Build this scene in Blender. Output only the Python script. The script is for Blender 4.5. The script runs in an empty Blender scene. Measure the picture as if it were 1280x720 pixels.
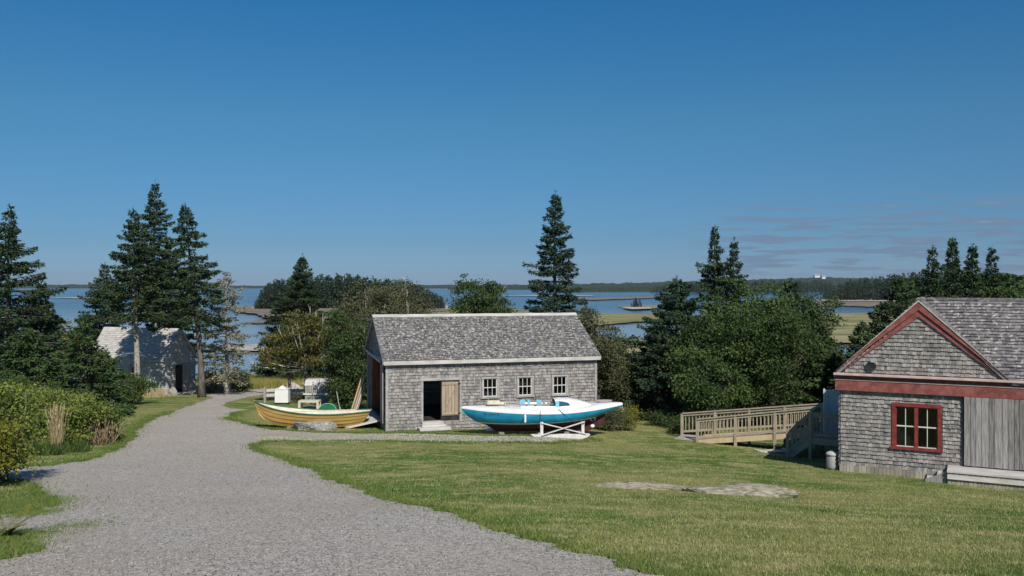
import bpy, math, random
import numpy as np
from mathutils import Vector, Matrix, geometry
C = bpy.context.scene.collection
R = math.radians
random.seed(7)
F = 1100.0        # focal length in photograph pixels (1280 wide)
HY = 357.0        # horizon row

# ---------------------------------------------------------------- camera, sky, sun
cam_d = bpy.data.cameras.new('camera'); cam = bpy.data.objects.new('camera', cam_d); C.objects.link(cam)
cam_d.sensor_width = 36; cam_d.lens = 36 * F / 1280; cam_d.clip_start = 0.1; cam_d.clip_end = 20000
cam.location = (0, 0, 0); cam.rotation_euler = (R(90) - math.atan(3.0 / F), 0, 0)
bpy.context.scene.camera = cam
SUN = Vector((0.33, -0.944, 0)).normalized(); EL = R(42)
sv = Vector((SUN.x * math.cos(EL), SUN.y * math.cos(EL), math.sin(EL)))
ld = bpy.data.lights.new('sun', 'SUN'); ld.energy = 4.3; ld.angle = R(0.5); ld.color = (1.0, 0.945, 0.86)
lo = bpy.data.objects.new('sun', ld); C.objects.link(lo); lo.rotation_euler = sv.to_track_quat('Z', 'Y').to_euler()
w = bpy.data.worlds.new('World'); bpy.context.scene.world = w; w.use_nodes = True
nt = w.node_tree; N = nt.nodes; L = nt.links
bg = N['Background']; bg.inputs[1].default_value = 0.078
sky = N.new('ShaderNodeTexSky'); sky.sky_type = 'NISHITA'; sky.sun_disc = False
sky.sun_elevation = EL; sky.sun_rotation = math.atan2(SUN.x, SUN.y)
sky.air_density = 1.0; sky.dust_density = 0.15; sky.ozone_density = 3.0; sky.altitude = 10
tc = N.new('ShaderNodeTexCoord'); sp = N.new('ShaderNodeSeparateXYZ'); L.new(tc.outputs['Generated'], sp.inputs[0])
def wm(op, a, b=None, c=None):
    n = N.new('ShaderNodeMath'); n.operation = op
    for i, v in enumerate((a, b, c)):
        if v is None: continue
        if isinstance(v, (int, float)): n.inputs[i].default_value = v
        else: L.new(v, n.inputs[i])
    return n.outputs[0]
def wr(v, a, b, c=0.0, d=1.0):
    n = N.new('ShaderNodeMapRange'); n.interpolation_type = 'SMOOTHSTEP'
    L.new(v, n.inputs[0])
    for i, q in zip((1, 2, 3, 4), (a, b, c, d)): n.inputs[i].default_value = q
    return n.outputs[0]
az = wm('ARCTAN2', sp.outputs[0], sp.outputs[1]); el = sp.outputs[2]
cb = N.new('ShaderNodeCombineXYZ'); L.new(wm('MULTIPLY', az, 13.0), cb.inputs[0]); L.new(wm('MULTIPLY', el, 150.0), cb.inputs[1])
cn = N.new('ShaderNodeTexNoise'); cn.inputs['Scale'].default_value = 1.0; cn.inputs['Detail'].default_value = 5; L.new(cb.outputs[0], cn.inputs['Vector'])
cm = wr(cn.outputs['Fac'], 0.48, 0.56)
cm = wm('MULTIPLY', cm, wm('MULTIPLY', wr(el, 0.005, 0.02), wr(el, 0.105, 0.06)))
cm = wm('MULTIPLY', cm, wr(az, 0.18, 0.28)); cm = wm('MULTIPLY', cm, wr(az, 0.85, 0.65)); cw = wm('MULTIPLY', wr(cn.outputs['Fac'], 0.64, 0.78), 0.8)
# overall tint of the clear sky (deep, polarised blue) kept as one gentle multiplier over elevation
gr = N.new('ShaderNodeMix'); gr.data_type = 'RGBA'; gr.blend_type = 'MULTIPLY'; gr.inputs[0].default_value = 1.0
tint = N.new('ShaderNodeValToRGB'); L.new(wm('ABSOLUTE', el), tint.inputs[0])
te = tint.color_ramp.elements
te[0].position = 0.0; te[0].color = (0.32, 0.53, 0.98, 1); te[1].position = 0.9; te[1].color = (0.45, 0.62, 0.80, 1)
for p_, c_ in ((.048, (.27, .47, .76)), (.18, (.275, .615, .79)), (.31, (.165, .645, .92)), (.5, (.26, .62, .88))): q_ = te.new(p_); q_.color = (*c_, 1)
L.new(sky.outputs[0], gr.inputs['A']); L.new(tint.outputs[0], gr.inputs['B'])
cmix = N.new('ShaderNodeMix'); cmix.data_type = 'RGBA'
L.new(cm, cmix.inputs[0]); L.new(gr.outputs['Result'], cmix.inputs['A']); cc_ = N.new('ShaderNodeMix'); cc_.data_type = 'RGBA'; L.new(cw, cc_.inputs[0]); cc_.inputs['A'].default_value = (1.9, 3.0, 4.5, 1); cc_.inputs['B'].default_value = (4.4, 5.4, 6.6, 1); L.new(cc_.outputs['Result'], cmix.inputs['B'])
L.new(cmix.outputs['Result'], bg.inputs[0])
sc = bpy.context.scene
sc.view_settings.view_transform = 'Standard'; sc.view_settings.look = 'None'; sc.view_settings.gamma = 1; sc.view_settings.use_curve_mapping = False
sc.view_settings.exposure = 0.12

# ---------------------------------------------------------------- materials
MATS = {}
def mat(name, c1, c2=None, scale=4.0, rough=0.9, island=0.0, bump=0.0, bscale=None, stretch=(1, 1, 1), c3=None, c3scale=1.0, c3lo=0.55, c3hi=0.65, detail=6, spec=0.3, trans=0.0, lo=0.35, hi=0.65):
    """c1..c2 mixed by 3-D noise plus the random number of each loose piece; c3 shows in patches."""
    m = bpy.data.materials.new(name); m.use_nodes = True; n = m.node_tree.nodes; l = m.node_tree.links
    b = n['Principled BSDF']; b.inputs['Roughness'].default_value = rough; b.inputs['Specular IOR Level'].default_value = spec
    t = n.new('ShaderNodeTexCoord'); mp = n.new('ShaderNodeMapping'); mp.inputs['Scale'].default_value = stretch
    l.new(t.outputs['Object'], mp.inputs[0])
    c2 = c2 or c1
    nz = n.new('ShaderNodeTexNoise'); nz.inputs['Scale'].default_value = scale; nz.inputs['Detail'].default_value = detail; l.new(mp.outputs[0], nz.inputs['Vector'])
    mr = n.new('ShaderNodeMapRange'); l.new(nz.outputs['Fac'], mr.inputs[0]); mr.inputs[1].default_value = lo; mr.inputs[2].default_value = hi
    fac = mr.outputs[0]
    if island > 0:
        g = n.new('ShaderNodeNewGeometry'); mx = n.new('ShaderNodeMix'); mx.data_type = 'FLOAT'; mx.inputs[0].default_value = island
        l.new(fac, mx.inputs['A']); l.new(g.outputs['Random Per Island'], mx.inputs['B']); fac = mx.outputs['Result']
    cx = n.new('ShaderNodeMix'); cx.data_type = 'RGBA'; l.new(fac, cx.inputs[0])
    cx.inputs['A'].default_value = (*c1, 1); cx.inputs['B'].default_value = (*c2, 1); out = cx.outputs['Result']
    if c3:
        n3 = n.new('ShaderNodeTexNoise'); n3.inputs['Scale'].default_value = c3scale; n3.inputs['Detail'].default_value = 8; n3.inputs['Roughness'].default_value = 0.65
        l.new(t.outputs['Object'], n3.inputs['Vector'])
        m3 = n.new('ShaderNodeMapRange'); l.new(n3.outputs['Fac'], m3.inputs[0]); m3.inputs[1].default_value = c3lo; m3.inputs[2].default_value = c3hi
        x3 = n.new('ShaderNodeMix'); x3.data_type = 'RGBA'; l.new(m3.outputs[0], x3.inputs[0]); l.new(out, x3.inputs['A']); x3.inputs['B'].default_value = (*c3, 1); out = x3.outputs['Result']
    l.new(out, b.inputs['Base Color'])
    if bump > 0:
        nb = n.new('ShaderNodeTexNoise'); nb.inputs['Scale'].default_value = bscale or scale * 3; nb.inputs['Detail'].default_value = 6; l.new(mp.outputs[0], nb.inputs['Vector'])
        bp = n.new('ShaderNodeBump'); bp.inputs['Strength'].default_value = bump; bp.inputs['Distance'].default_value = 0.03
        l.new(nb.outputs['Fac'], bp.inputs['Height']); l.new(bp.outputs[0], b.inputs['Normal'])
    if trans > 0:
        tr = n.new('ShaderNodeBsdfTranslucent'); l.new(out, tr.inputs[0]); ms = n.new('ShaderNodeMixShader'); ms.inputs[0].default_value = trans
        l.new(b.outputs[0], ms.inputs[1]); l.new(tr.outputs[0], ms.inputs[2]); l.new(ms.outputs[0], n['Material Output'].inputs[0])
    MATS[name] = m
    return m

M_shingle = mat('wall_shingle', (.135, .126, .122), (.43, .40, .37), scale=14, island=.70, stretch=(2.2, 2.2, .3), bump=.4, c3=(.085, .08, .085), c3scale=2.2, c3lo=.50, c3hi=.80)
M_roof = mat('roof_shingle', (.07, .066, .075), (.25, .24, .24), scale=8, island=.65, bump=.3, c3=(.52, .505, .42), c3scale=9.0, c3lo=.53, c3hi=.60)
M_roofL = mat('roof_shingle_lichen', (.075, .07, .078), (.27, .255, .25), scale=8, island=.6, bump=.3, c3=(.54, .53, .46), c3scale=7, c3lo=.55, c3hi=.64)
M_shedroof = mat('pale_shed_shingle', (.36, .345, .32), (.60, .58, .54), scale=5, island=.6, bump=.3)
M_shedwall = mat('shed_wall_shingle', (.32, .31, .30), (.60, .58, .55), scale=5, island=.6, bump=.3)
M_board = mat('weathered_board', (.09, .085, .085), (.42, .40, .38), scale=8, island=.5, stretch=(3, 3, .25), bump=.5)
M_boardx = mat('weathered_trim', (.24, .23, .225), (.46, .44, .42), scale=5, stretch=(.3, .3, 1), bump=.3, island=.3)
M_palewood = mat('pale_grey_plank', (.38, .36, .34), (.62, .60, .56), scale=5, stretch=(.3, 1, 1), bump=.3, island=.3)
M_skirt = mat('skirt_board', (.20, .185, .15), (.44, .40, .32), scale=5, island=.7, stretch=(1, 1, .4), bump=.3)
M_door = mat('tan_door_board', (.24, .185, .13), (.47, .38, .28), scale=5, island=.5, stretch=(4, 4, .3), bump=.3)
M_rust = mat('red_brown_wood', (.16, .055, .02), (.30, .11, .045), scale=4, stretch=(4, 4, .3), bump=.2)
M_deck = mat('treated_lumber', (.23, .19, .135), (.52, .445, .335), scale=4, island=.7, stretch=(1, 1, 1), bump=.2)
M_deckfloor = mat('deck_boards', (.25, .23, .20), (.42, .39, .34), scale=4, island=.7, bump=.2)
M_lumber = mat('fresh_plank', (.50, .37, .22), (.66, .52, .34), scale=4, island=.5, stretch=(1, 1, .3))
M_red = mat('red_trim_paint', (.19, .055, .048), (.31, .105, .09), scale=5, rough=.65, bump=.15, c3=(.40, .27, .24), c3scale=6, c3lo=.64, c3hi=.72)
M_redw = mat('red_window_paint', (.16, .028, .024), (.25, .05, .042), scale=7, rough=.6)
M_sash = mat('cream_sash', (.60, .57, .50), (.70, .67, .60), scale=8)
M_dark = mat('dark_interior_shade', (.02, .018, .016), (.045, .04, .036), scale=3)  # near-black for interiors; also paints the door-side shadow and the box gap
M_yellow = mat('yellow_hull_paint', (.50, .31, .085), (.62, .41, .14), scale=3, rough=.45, stretch=(.4, .4, 3), c3=(.35, .19, .06), c3scale=5, c3lo=.66, c3hi=.74)
M_green = mat('green_gunwale_paint', (.018, .10, .06), (.03, .15, .09), scale=6, rough=.5)
M_greend = mat('green_canvas', (.012, .14, .075), (.02, .19, .10), scale=3, rough=.7, bump=.5, bscale=6)
M_cream = mat('cream_boat_paint', (.58, .52, .38), (.70, .65, .52), scale=5, rough=.6)
M_blue = mat('blue_hull_paint', (.004, .23, .38), (.012, .32, .50), scale=3, rough=.30, spec=.5, c3=(.06, .26, .38), c3scale=7, c3lo=.60, c3hi=.75)
M_white = mat('white_gelcoat', (.74, .74, .73), (.82, .82, .80), scale=3, rough=.4, c3=(.5, .48, .44), c3scale=2.5, c3lo=.66, c3hi=.8)
M_whitewood = mat('white_painted_wood', (.52, .51, .48), (.74, .73, .70), scale=6, rough=.7, island=.3)
M_maroon = mat('maroon_bottom_paint', (.045, .012, .014), (.085, .022, .024), scale=3, rough=.7)
M_bowred = mat('worn_red_patch', (.30, .06, .04), (.40, .12, .09), scale=5)
M_cyan = mat('pale_cyan_paint', (.16, .50, .66), (.24, .60, .74), scale=3, rough=.5)
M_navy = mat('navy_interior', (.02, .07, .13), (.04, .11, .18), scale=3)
M_black = mat('black_rubber', (.015, .015, .016), (.03, .03, .03))
M_metal = mat('grey_metal', (.30, .30, .31), (.42, .42, .43), rough=.4)
M_bluedoor = mat('blue_grey_panel_paint', (.30, .42, .52), (.38, .50, .60), rough=.5)
M_barrel = mat('galvanised_can', (.22, .215, .205), (.38, .37, .35), scale=6, rough=.55, stretch=(6, 6, .4), bump=.2)
M_rock = mat('granite_rock', (.20, .19, .165), (.44, .42, .37), scale=6, bump=1.0, bscale=8, c3=(.13, .125, .10), c3scale=9, c3lo=.55, c3hi=.65)
M_lawnrock = mat('lawn_rock', (.20, .175, .13), (.42, .38, .30), scale=7, bump=.8, bscale=9, c3=(.13, .14, .06), c3scale=4, c3lo=.5, c3hi=.6)
M_bark = mat('bark', (.07, .058, .048), (.17, .15, .13), scale=6, stretch=(1, 1, .3), bump=.8)
M_palebark = mat('pale_lichen_bark', (.22, .205, .18), (.44, .42, .37), scale=7, bump=.8)
M_deadwood = mat('dead_grey_wood', (.40, .36, .31), (.58, .54, .48), scale=6)
M_spruce = mat('spruce_needles', (.012, .032, .015), (.075, .115, .038), scale=.8, island=.5, rough=.75, trans=.10)
M_spruce2 = mat('spruce_needles_fresh', (.020, .048, .017), (.085, .135, .038), scale=.8, island=.5, rough=.75, trans=.10)
M_bluespruce = mat('spruce_needles_blue', (.012, .034, .020), (.062, .105, .048), scale=.8, island=.5, rough=.75, trans=.10)
M_lichen = mat('lichen_needles', (.12, .12, .075), (.34, .32, .22), scale=2, island=.6, rough=.9, trans=.1)
M_leaf = mat('leaf_green', (.028, .068, .015), (.13, .185, .042), scale=.9, island=.55, rough=.6, trans=.25)
M_leafd = mat('leaf_deep_green', (.020, .048, .014), (.090, .130, .034), scale=.9, island=.55, rough=.6, trans=.22)
M_leafo = mat('leaf_turning', (.05, .08, .018), (.22, .17, .045), scale=.8, island=.5, rough=.7, trans=.25, lo=.42, hi=.72)
M_leafm = mat('leaf_grove_green', (.024, .060, .015), (.115, .17, .042), scale=.55, island=.45, rough=.6, trans=.2)
M_leafy = mat('leaf_yellow_green', (.08, .12, .018), (.34, .30, .04), scale=1.2, island=.5, rough=.6, trans=.3)
M_leafg = mat('leaf_grey_olive', (.045, .060, .026), (.15, .15, .07), scale=.9, island=.5, rough=.7, trans=.2)
M_rose = mat('rose_bush_leaf', (.055, .11, .022), (.26, .30, .06), scale=1.6, island=.5, rough=.55, trans=.25, c3=(.30, .22, .04), c3scale=2.2, c3lo=.60, c3hi=.72)
M_dry = mat('dry_grass', (.36, .29, .15), (.60, .50, .30), scale=3, island=.7, trans=.2)
M_marsh = mat('marsh_grass_blades', (.16, .17, .04), (.42, .36, .11), scale=.5, island=.5, trans=.2)
M_woods = mat('distant_woods', (.010, .024, .013), (.040, .060, .026), scale=.05, island=.6, trans=.1)
M_hip = mat('rose_hip', (.45, .10, .02), (.6, .2, .03))

# lawn: green with dry straw patches, the same field for the ground and the blades
def lawn_mat(name, k, blade):
    m = bpy.data.materials.new(name); m.use_nodes = True; n = m.node_tree.nodes; l = m.node_tree.links
    b = n['Principled BSDF']; b.inputs['Roughness'].default_value = .85; b.inputs['Specular IOR Level'].default_value = .2
    t = n.new('ShaderNodeTexCoord')
    def noise(scale, st=(1, 1, 1), rot=0, det=6, dist=0.0):
        mp = n.new('ShaderNodeMapping'); mp.inputs['Scale'].default_value = st; mp.inputs['Rotation'].default_value = (0, 0, rot); l.new(t.outputs['Object'], mp.inputs[0])
        z = n.new('ShaderNodeTexNoise'); z.inputs['Scale'].default_value = scale; z.inputs['Detail'].default_value = det; z.inputs['Distortion'].default_value = dist; l.new(mp.outputs[0], z.inputs['Vector']); return z.outputs['Fac']
    def rng(v, a, c):
        r = n.new('ShaderNodeMapRange'); r.interpolation_type = 'SMOOTHSTEP'; l.new(v, r.inputs[0]); r.inputs[1].default_value = a; r.inputs[2].default_value = c; return r.outputs[0]
    def mix(f, a, c):
        x = n.new('ShaderNodeMix'); x.data_type = 'RGBA'; l.new(f, x.inputs[0])
        for s, v in (('A', a), ('B', c)):
            if isinstance(v, tuple): x.inputs[s].default_value = (*[q * k for q in v], 1)
            else: l.new(v, x.inputs[s])
        return x.outputs['Result']
    c = mix(rng(noise(5.0, det=6), .38, .62), (.050, .115, .016), (.135, .205, .034))
    dry = rng(noise(.17, (.8, 1, 1), .3, 3), .40, .62); c = mix(dry, c, (.25, .25, .085)); c = mix(rng(noise(.9, (.7, 1.4, 1), .25, 8, .5), .44, .68), c, (.32, .30, .125))
    c = mix(rng(noise(2.4, (.8, 1.2, 1), .25, 8), .54, .72), c, (.42, .37, .19))
    c = mix(rng(noise(.16, (1, 1, 1), 0, 3), .50, .62), c, (.30, .30, .115)) if False else c
    f = noise(28, det=3)
    if blade:
        g = n.new('ShaderNodeNewGeometry'); c = mix(rng(g.outputs['Random Per Island'], .60, .95), c, (.46, .42, .22)); 
    c = mix(rng(f, .50, .66), c, (.055, .10, .018))
    l.new(c, b.inputs['Base Color'])
    if blade:
        tr = n.new('ShaderNodeBsdfTranslucent'); l.new(c, tr.inputs[0]); ms = n.new('ShaderNodeMixShader'); ms.inputs[0].default_value = .3
        l.new(b.outputs[0], ms.inputs[1]); l.new(tr.outputs[0], ms.inputs[2]); l.new(ms.outputs[0], n['Material Output'].inputs[0])
    else:
        bp = n.new('ShaderNodeBump'); bp.inputs['Strength'].default_value = .8; bp.inputs['Distance'].default_value = .05; l.new(noise(16), bp.inputs['Height']); l.new(bp.outputs[0], b.inputs['Normal'])
    return m
M_lawn = lawn_mat('lawn', 1.0, False); M_blade = lawn_mat('lawn_blades', 1.3, True)

M_verge = mat('verge_clover', (.085, .15, .028), (.22, .27, .075), scale=1.5, island=.5, trans=.25)
def gravel_mat(name, base, dark, light, vs):
    m = bpy.data.materials.new(name); m.use_nodes = True; n = m.node_tree.nodes; l = m.node_tree.links
    b = n['Principled BSDF']; b.inputs['Roughness'].default_value = .9; b.inputs['Specular IOR Level'].default_value = .25
    t = n.new('ShaderNodeTexCoord')
    v = n.new('ShaderNodeTexVoronoi'); v.inputs['Scale'].default_value = vs; l.new(t.outputs['Object'], v.inputs['Vector'])
    v2 = n.new('ShaderNodeTexVoronoi'); v2.inputs['Scale'].default_value = vs * .42; l.new(t.outputs['Object'], v2.inputs['Vector'])
    sx = n.new('ShaderNodeSeparateColor'); l.new(v.outputs['Color'], sx.inputs[0]); s2 = n.new('ShaderNodeSeparateColor'); l.new(v2.outputs['Color'], s2.inputs[0])
    av = n.new('ShaderNodeMath'); av.operation = 'MULTIPLY_ADD'; l.new(s2.outputs[1], av.inputs[0]); av.inputs[1].default_value = .45
    hs = n.new('ShaderNodeMath'); hs.operation = 'MULTIPLY'; l.new(sx.outputs[0], hs.inputs[0]); hs.inputs[1].default_value = .55; l.new(hs.outputs[0], av.inputs[2])
    r = n.new('ShaderNodeValToRGB'); l.new(av.outputs[0], r.inputs[0]); e = r.color_ramp.elements
    e[0].position = .12; e[0].color = (*dark, 1); e[1].position = .88; e[1].color = (*light, 1); q = e.new(.45); q.color = (*base, 1)
    z = n.new('ShaderNodeTexNoise'); z.inputs['Scale'].default_value = .5; z.inputs['Detail'].default_value = 8; l.new(t.outputs['Object'], z.inputs['Vector'])
    mr = n.new('ShaderNodeMapRange'); l.new(z.outputs['Fac'], mr.inputs[0]); mr.inputs[1].default_value = .4; mr.inputs[2].default_value = .72
    mr.inputs[3].default_value = 0; mr.inputs[4].default_value = .65
    x = n.new('ShaderNodeMix'); x.data_type = 'RGBA'; l.new(mr.outputs[0], x.inputs[0]); l.new(r.outputs[0], x.inputs['A']); x.inputs['B'].default_value = (.40, .34, .27, 1)
    l.new(x.outputs['Result'], b.inputs['Base Color'])
    bp = n.new('ShaderNodeBump'); bp.inputs['Strength'].default_value = 1.0; bp.inputs['Distance'].default_value = .012
    l.new(v.outputs['Distance'], bp.inputs['Height']); bp.invert = True; l.new(bp.outputs[0], b.inputs['Normal'])
    return m
M_gravel = gravel_mat('gravel', (.44, .405, .36), (.13, .12, .105), (.62, .58, .53), 60)
M_mud = mat('mudflat', (.16, .12, .085), (.30, .245, .18), scale=.12, rough=.6, c3=(.10, .09, .05), c3scale=.2)
M_sand = mat('shore_rocks', (.33, .30, .26), (.52, .49, .44), scale=.4, bump=.6)
M_marshg = mat('marsh_turf', (.15, .155, .055), (.33, .29, .15), scale=.12, stretch=(.4, 1, 1), c3=(.09, .12, .035), c3scale=.06, rough=.95)

def water_mat():
    m = bpy.data.materials.new('water'); m.use_nodes = True; n = m.node_tree.nodes; l = m.node_tree.links
    b = n['Principled BSDF']; b.inputs['Base Color'].default_value = (.035, .06, .085, 1); b.inputs['Roughness'].default_value = .16; b.inputs['IOR'].default_value = 1.33
    t = n.new('ShaderNodeTexCoord')
    z = n.new('ShaderNodeTexNoise'); z.inputs['Scale'].default_value = .9; z.inputs['Detail'].default_value = 6; l.new(t.outputs['Object'], z.inputs['Vector'])
    mp = n.new('ShaderNodeMapping'); mp.inputs['Scale'].default_value = (.25, 1, 1); l.new(t.outputs['Object'], mp.inputs[0])
    q = n.new('ShaderNodeTexNoise'); q.inputs['Scale'].default_value = .022; q.inputs['Detail'].default_value = 4; l.new(mp.outputs[0], q.inputs['Vector'])
    r = n.new('ShaderNodeMapRange'); r.interpolation_type = 'SMOOTHSTEP'; l.new(q.outputs['Fac'], r.inputs[0]); r.inputs[1].default_value = .42; r.inputs[2].default_value = .60; r.inputs[3].default_value = .25; r.inputs[4].default_value = 1.0
    bp = n.new('ShaderNodeBump'); bp.inputs['Distance'].default_value = .35; sxy = n.new('ShaderNodeSeparateXYZ'); l.new(t.outputs['Object'], sxy.inputs[0]); ry_ = n.new('ShaderNodeMapRange'); l.new(sxy.outputs[1], ry_.inputs[0]); ry_.inputs[1].default_value = 180; ry_.inputs[2].default_value = 700; ry_.inputs[3].default_value = .10; ry_.inputs[4].default_value = .8
    mm_ = n.new('ShaderNodeMath'); mm_.operation = 'MULTIPLY'; l.new(r.outputs[0], mm_.inputs[0]); l.new(ry_.outputs[0], mm_.inputs[1]); l.new(mm_.outputs[0], bp.inputs['Strength']); l.new(z.outputs['Fac'], bp.inputs['Height']); l.new(bp.outputs[0], b.inputs['Normal'])
    wc = n.new('ShaderNodeMapRange'); wc.interpolation_type = 'SMOOTHSTEP'; l.new(sxy.outputs[1], wc.inputs[0]); wc.inputs[1].default_value = 170; wc.inputs[2].default_value = 480
    wa = n.new('ShaderNodeMath'); wa.operation = 'MULTIPLY_ADD'; l.new(q.outputs['Fac'], wa.inputs[0]); wa.inputs[1].default_value = -160; l.new(sxy.outputs[1], wa.inputs[2]); wb_ = n.new('ShaderNodeMath'); wb_.operation = 'ADD'; l.new(wa.outputs[0], wb_.inputs[0]); wb_.inputs[1].default_value = 80; l.new(wb_.outputs[0], wc.inputs[0])
    wx = n.new('ShaderNodeMix'); wx.data_type = 'RGBA'; l.new(wc.outputs[0], wx.inputs[0]); wx.inputs['A'].default_value = (.24, .255, .26, 1); wx.inputs['B'].default_value = (.03, .055, .085, 1); l.new(wx.outputs['Result'], b.inputs['Base Color'])
    return m
M_water = water_mat()
def glass_mat():
    m = bpy.data.materials.new('window_glass'); m.use_nodes = True; n = m.node_tree.nodes; l = m.node_tree.links
    n.remove(n['Principled BSDF'])
    g = n.new('ShaderNodeBsdfGlossy'); g.inputs['Roughness'].default_value = .03; g.inputs[0].default_value = (.9, .95, 1, 1)
    t = n.new('ShaderNodeBsdfTransparent'); t.inputs[0].default_value = (.22, .25, .25, 1); f = n.new('ShaderNodeFresnel'); f.inputs[0].default_value = 1.5; x = n.new('ShaderNodeMixShader')
    l.new(f.outputs[0], x.inputs[0]); l.new(t.outputs[0], x.inputs[1]); l.new(g.outputs[0], x.inputs[2]); l.new(x.outputs[0], n['Material Output'].inputs[0]); return m
M_glass = glass_mat()

# ---------------------------------------------------------------- mesh helpers
def link(o, parent=None):
    C.objects.link(o)
    if parent: o.parent = parent
    return o
def mesh_np(name, verts, quads, m, parent=None, smooth=False, nper=4):
    verts = np.asarray(verts, dtype=np.float32).reshape(-1, 3); quads = np.asarray(quads, dtype=np.int32).reshape(-1, nper)
    me = bpy.data.meshes.new(name); me.vertices.add(len(verts)); me.vertices.foreach_set('co', verts.ravel())
    me.loops.add(quads.size); me.loops.foreach_set('vertex_index', quads.ravel())
    me.polygons.add(len(quads)); me.polygons.foreach_set('loop_start', np.arange(0, quads.size, nper, dtype=np.int32))
    me.polygons.foreach_set('loop_total', np.full(len(quads), nper, dtype=np.int32))
    if smooth: me.polygons.foreach_set('use_smooth', np.ones(len(quads), dtype=bool))
    me.update(calc_edges=True); me.validate(); me.materials.append(m)
    return link(bpy.data.objects.new(name, me), parent)
def quads_obj(name, Q, m, parent=None):           # Q: N,k,3 loose faces
    Q = np.asarray(Q, dtype=np.float32); k = Q.shape[1]
    return mesh_np(name, Q.reshape(-1, 3), np.arange(Q.shape[0] * k), m, parent, nper=k)
class MB:
    def __init__(s): s.v = []; s.f = []
    def add(s, vs, fs):
        o = len(s.v); s.v += [tuple(p) for p in vs]; s.f += [tuple(i + o for i in f) for f in fs]; return s
    def box(s, x0, x1, y0, y1, z0, z1):
        return s.add([(x0, y0, z0), (x1, y0, z0), (x1, y1, z0), (x0, y1, z0), (x0, y0, z1), (x1, y0, z1), (x1, y1, z1), (x0, y1, z1)],
                     [(0, 3, 2, 1), (4, 5, 6, 7), (0, 1, 5, 4), (1, 2, 6, 5), (2, 3, 7, 6), (3, 0, 4, 7)])
    def beam(s, p, q, wd, ht, up=(0, 0, 1)):
        p = Vector(p); q = Vector(q); d = (q - p).normalized(); up = Vector(up)
        if abs(d.dot(up)) > .98: up = Vector((0, 1, 0))
        sd = d.cross(up).normalized(); u = sd.cross(d).normalized(); a = sd * wd / 2; b = u * ht / 2
        return s.add([p - a - b, p + a - b, p + a + b, p - a + b, q - a - b, q + a - b, q + a + b, q - a + b],
                     [(0, 1, 2, 3), (7, 6, 5, 4), (0, 4, 5, 1), (1, 5, 6, 2), (2, 6, 7, 3), (3, 7, 4, 0)])
    def tube(s, pts, rs, n=8, caps=True):
        pts = [Vector(p) for p in pts]; rings = []
        for i, p in enumerate(pts):
            d = (pts[min(i + 1, len(pts) - 1)] - pts[max(i - 1, 0)]).normalized(); a = Vector((0, 0, 1)) if abs(d.z) < .9 else Vector((1, 0, 0))
            x = d.cross(a).normalized(); y = d.cross(x).normalized()
            rings.append([p + (x * math.cos(2 * math.pi * k / n) + y * math.sin(2 * math.pi * k / n)) * rs[i] for k in range(n)])
        vs = [v for r in rings for v in r]; fs = []
        for i in range(len(pts) - 1):
            for k in range(n):
                k2 = (k + 1) % n; fs.append((i * n + k, i * n + k2, (i + 1) * n + k2, (i + 1) * n + k))
        if caps: fs += [tuple(range(n - 1, -1, -1)), tuple((len(pts) - 1) * n + k for k in range(n))]
        return s.add(vs, fs)
    def lathe(s, prof, c=(0, 0, 0), n=20):
        vs = []; fs = []
        for r, z in prof:
            for k in range(n): a = 2 * math.pi * k / n; vs.append((c[0] + r * math.cos(a), c[1] + r * math.sin(a), c[2] + z))
        for i in range(len(prof) - 1):
            for k in range(n):
                k2 = (k + 1) % n; fs.append((i * n + k, i * n + k2, (i + 1) * n + k2, (i + 1) * n + k))
        fs += [tuple(range(n - 1, -1, -1)), tuple((len(prof) - 1) * n + k for k in range(n))]
        return s.add(vs, fs)
    def prism(s, poly, fn, t0, t1):               # poly in 2-D, fn(a,b,t) -> xyz
        n = len(poly); vs = [fn(a, b, t0) for a, b in poly] + [fn(a, b, t1) for a, b in poly]
        fs = [tuple(range(n - 1, -1, -1)), tuple(range(n, 2 * n))] + [(i, (i + 1) % n, n + (i + 1) % n, n + i) for i in range(n)]
        return s.add(vs, fs)
    def grid(s, rows, close=False):               # rows of equal point lists
        n = len(rows[0]); vs = [p for r in rows for p in r]; fs = []
        for i in range(len(rows) - 1):
            for k in range(n if close else n - 1):
                k2 = (k + 1) % n; fs.append((i * n + k, i * n + k2, (i + 1) * n + k2, (i + 1) * n + k))
        return s.add(vs, fs)
    def build(s, name, m, parent=None, smooth=False, bevel=0):
        me = bpy.data.meshes.new(name); me.from_pydata([tuple(v) for v in s.v], [], s.f); me.update(); me.materials.append(m)
        if smooth:
            for p in me.polygons: p.use_smooth = True
        o = link(bpy.data.objects.new(name, me), parent)
        if bevel:
            b = o.modifiers.new('bevel', 'BEVEL'); b.width = bevel; b.segments = 1; b.limit_method = 'ANGLE'
        return o
def tag(o, label, cat, group=None, kind=None):
    if label: o['label'] = label
    if cat: o['category'] = cat
    if group: o['group'] = group
    if kind: o['kind'] = kind
    return o
def thing(name, label, cat, loc=(0, 0, 0), rz=0, group=None):
    o = bpy.data.objects.new(name, None); C.objects.link(o); o.location = loc; o.rotation_euler = (0, 0, rz); o.empty_display_size = .3
    return tag(o, label, cat, group)
def copy_tree(o, parent=None):
    c = o.copy(); C.objects.link(c); c.parent = parent
    for ch in list(o.children): copy_tree(ch, c)
    return c
# ---------------------------------------------------------------- terrain
PD = np.array([-60, -5, 0, 8, 15, 22, 27, 31, 35, 40, 50, 60, 75, 90, 105, 120, 160, 400])
PH = np.array([-1.2, -1.5, -1.6, -2.7, -3.75, -4.7, -5.25, -5.6, -5.85, -6.15, -6.75, -7.45, -8.6, -9.9, -11.05, -11.8, -13.5, -16])
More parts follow.
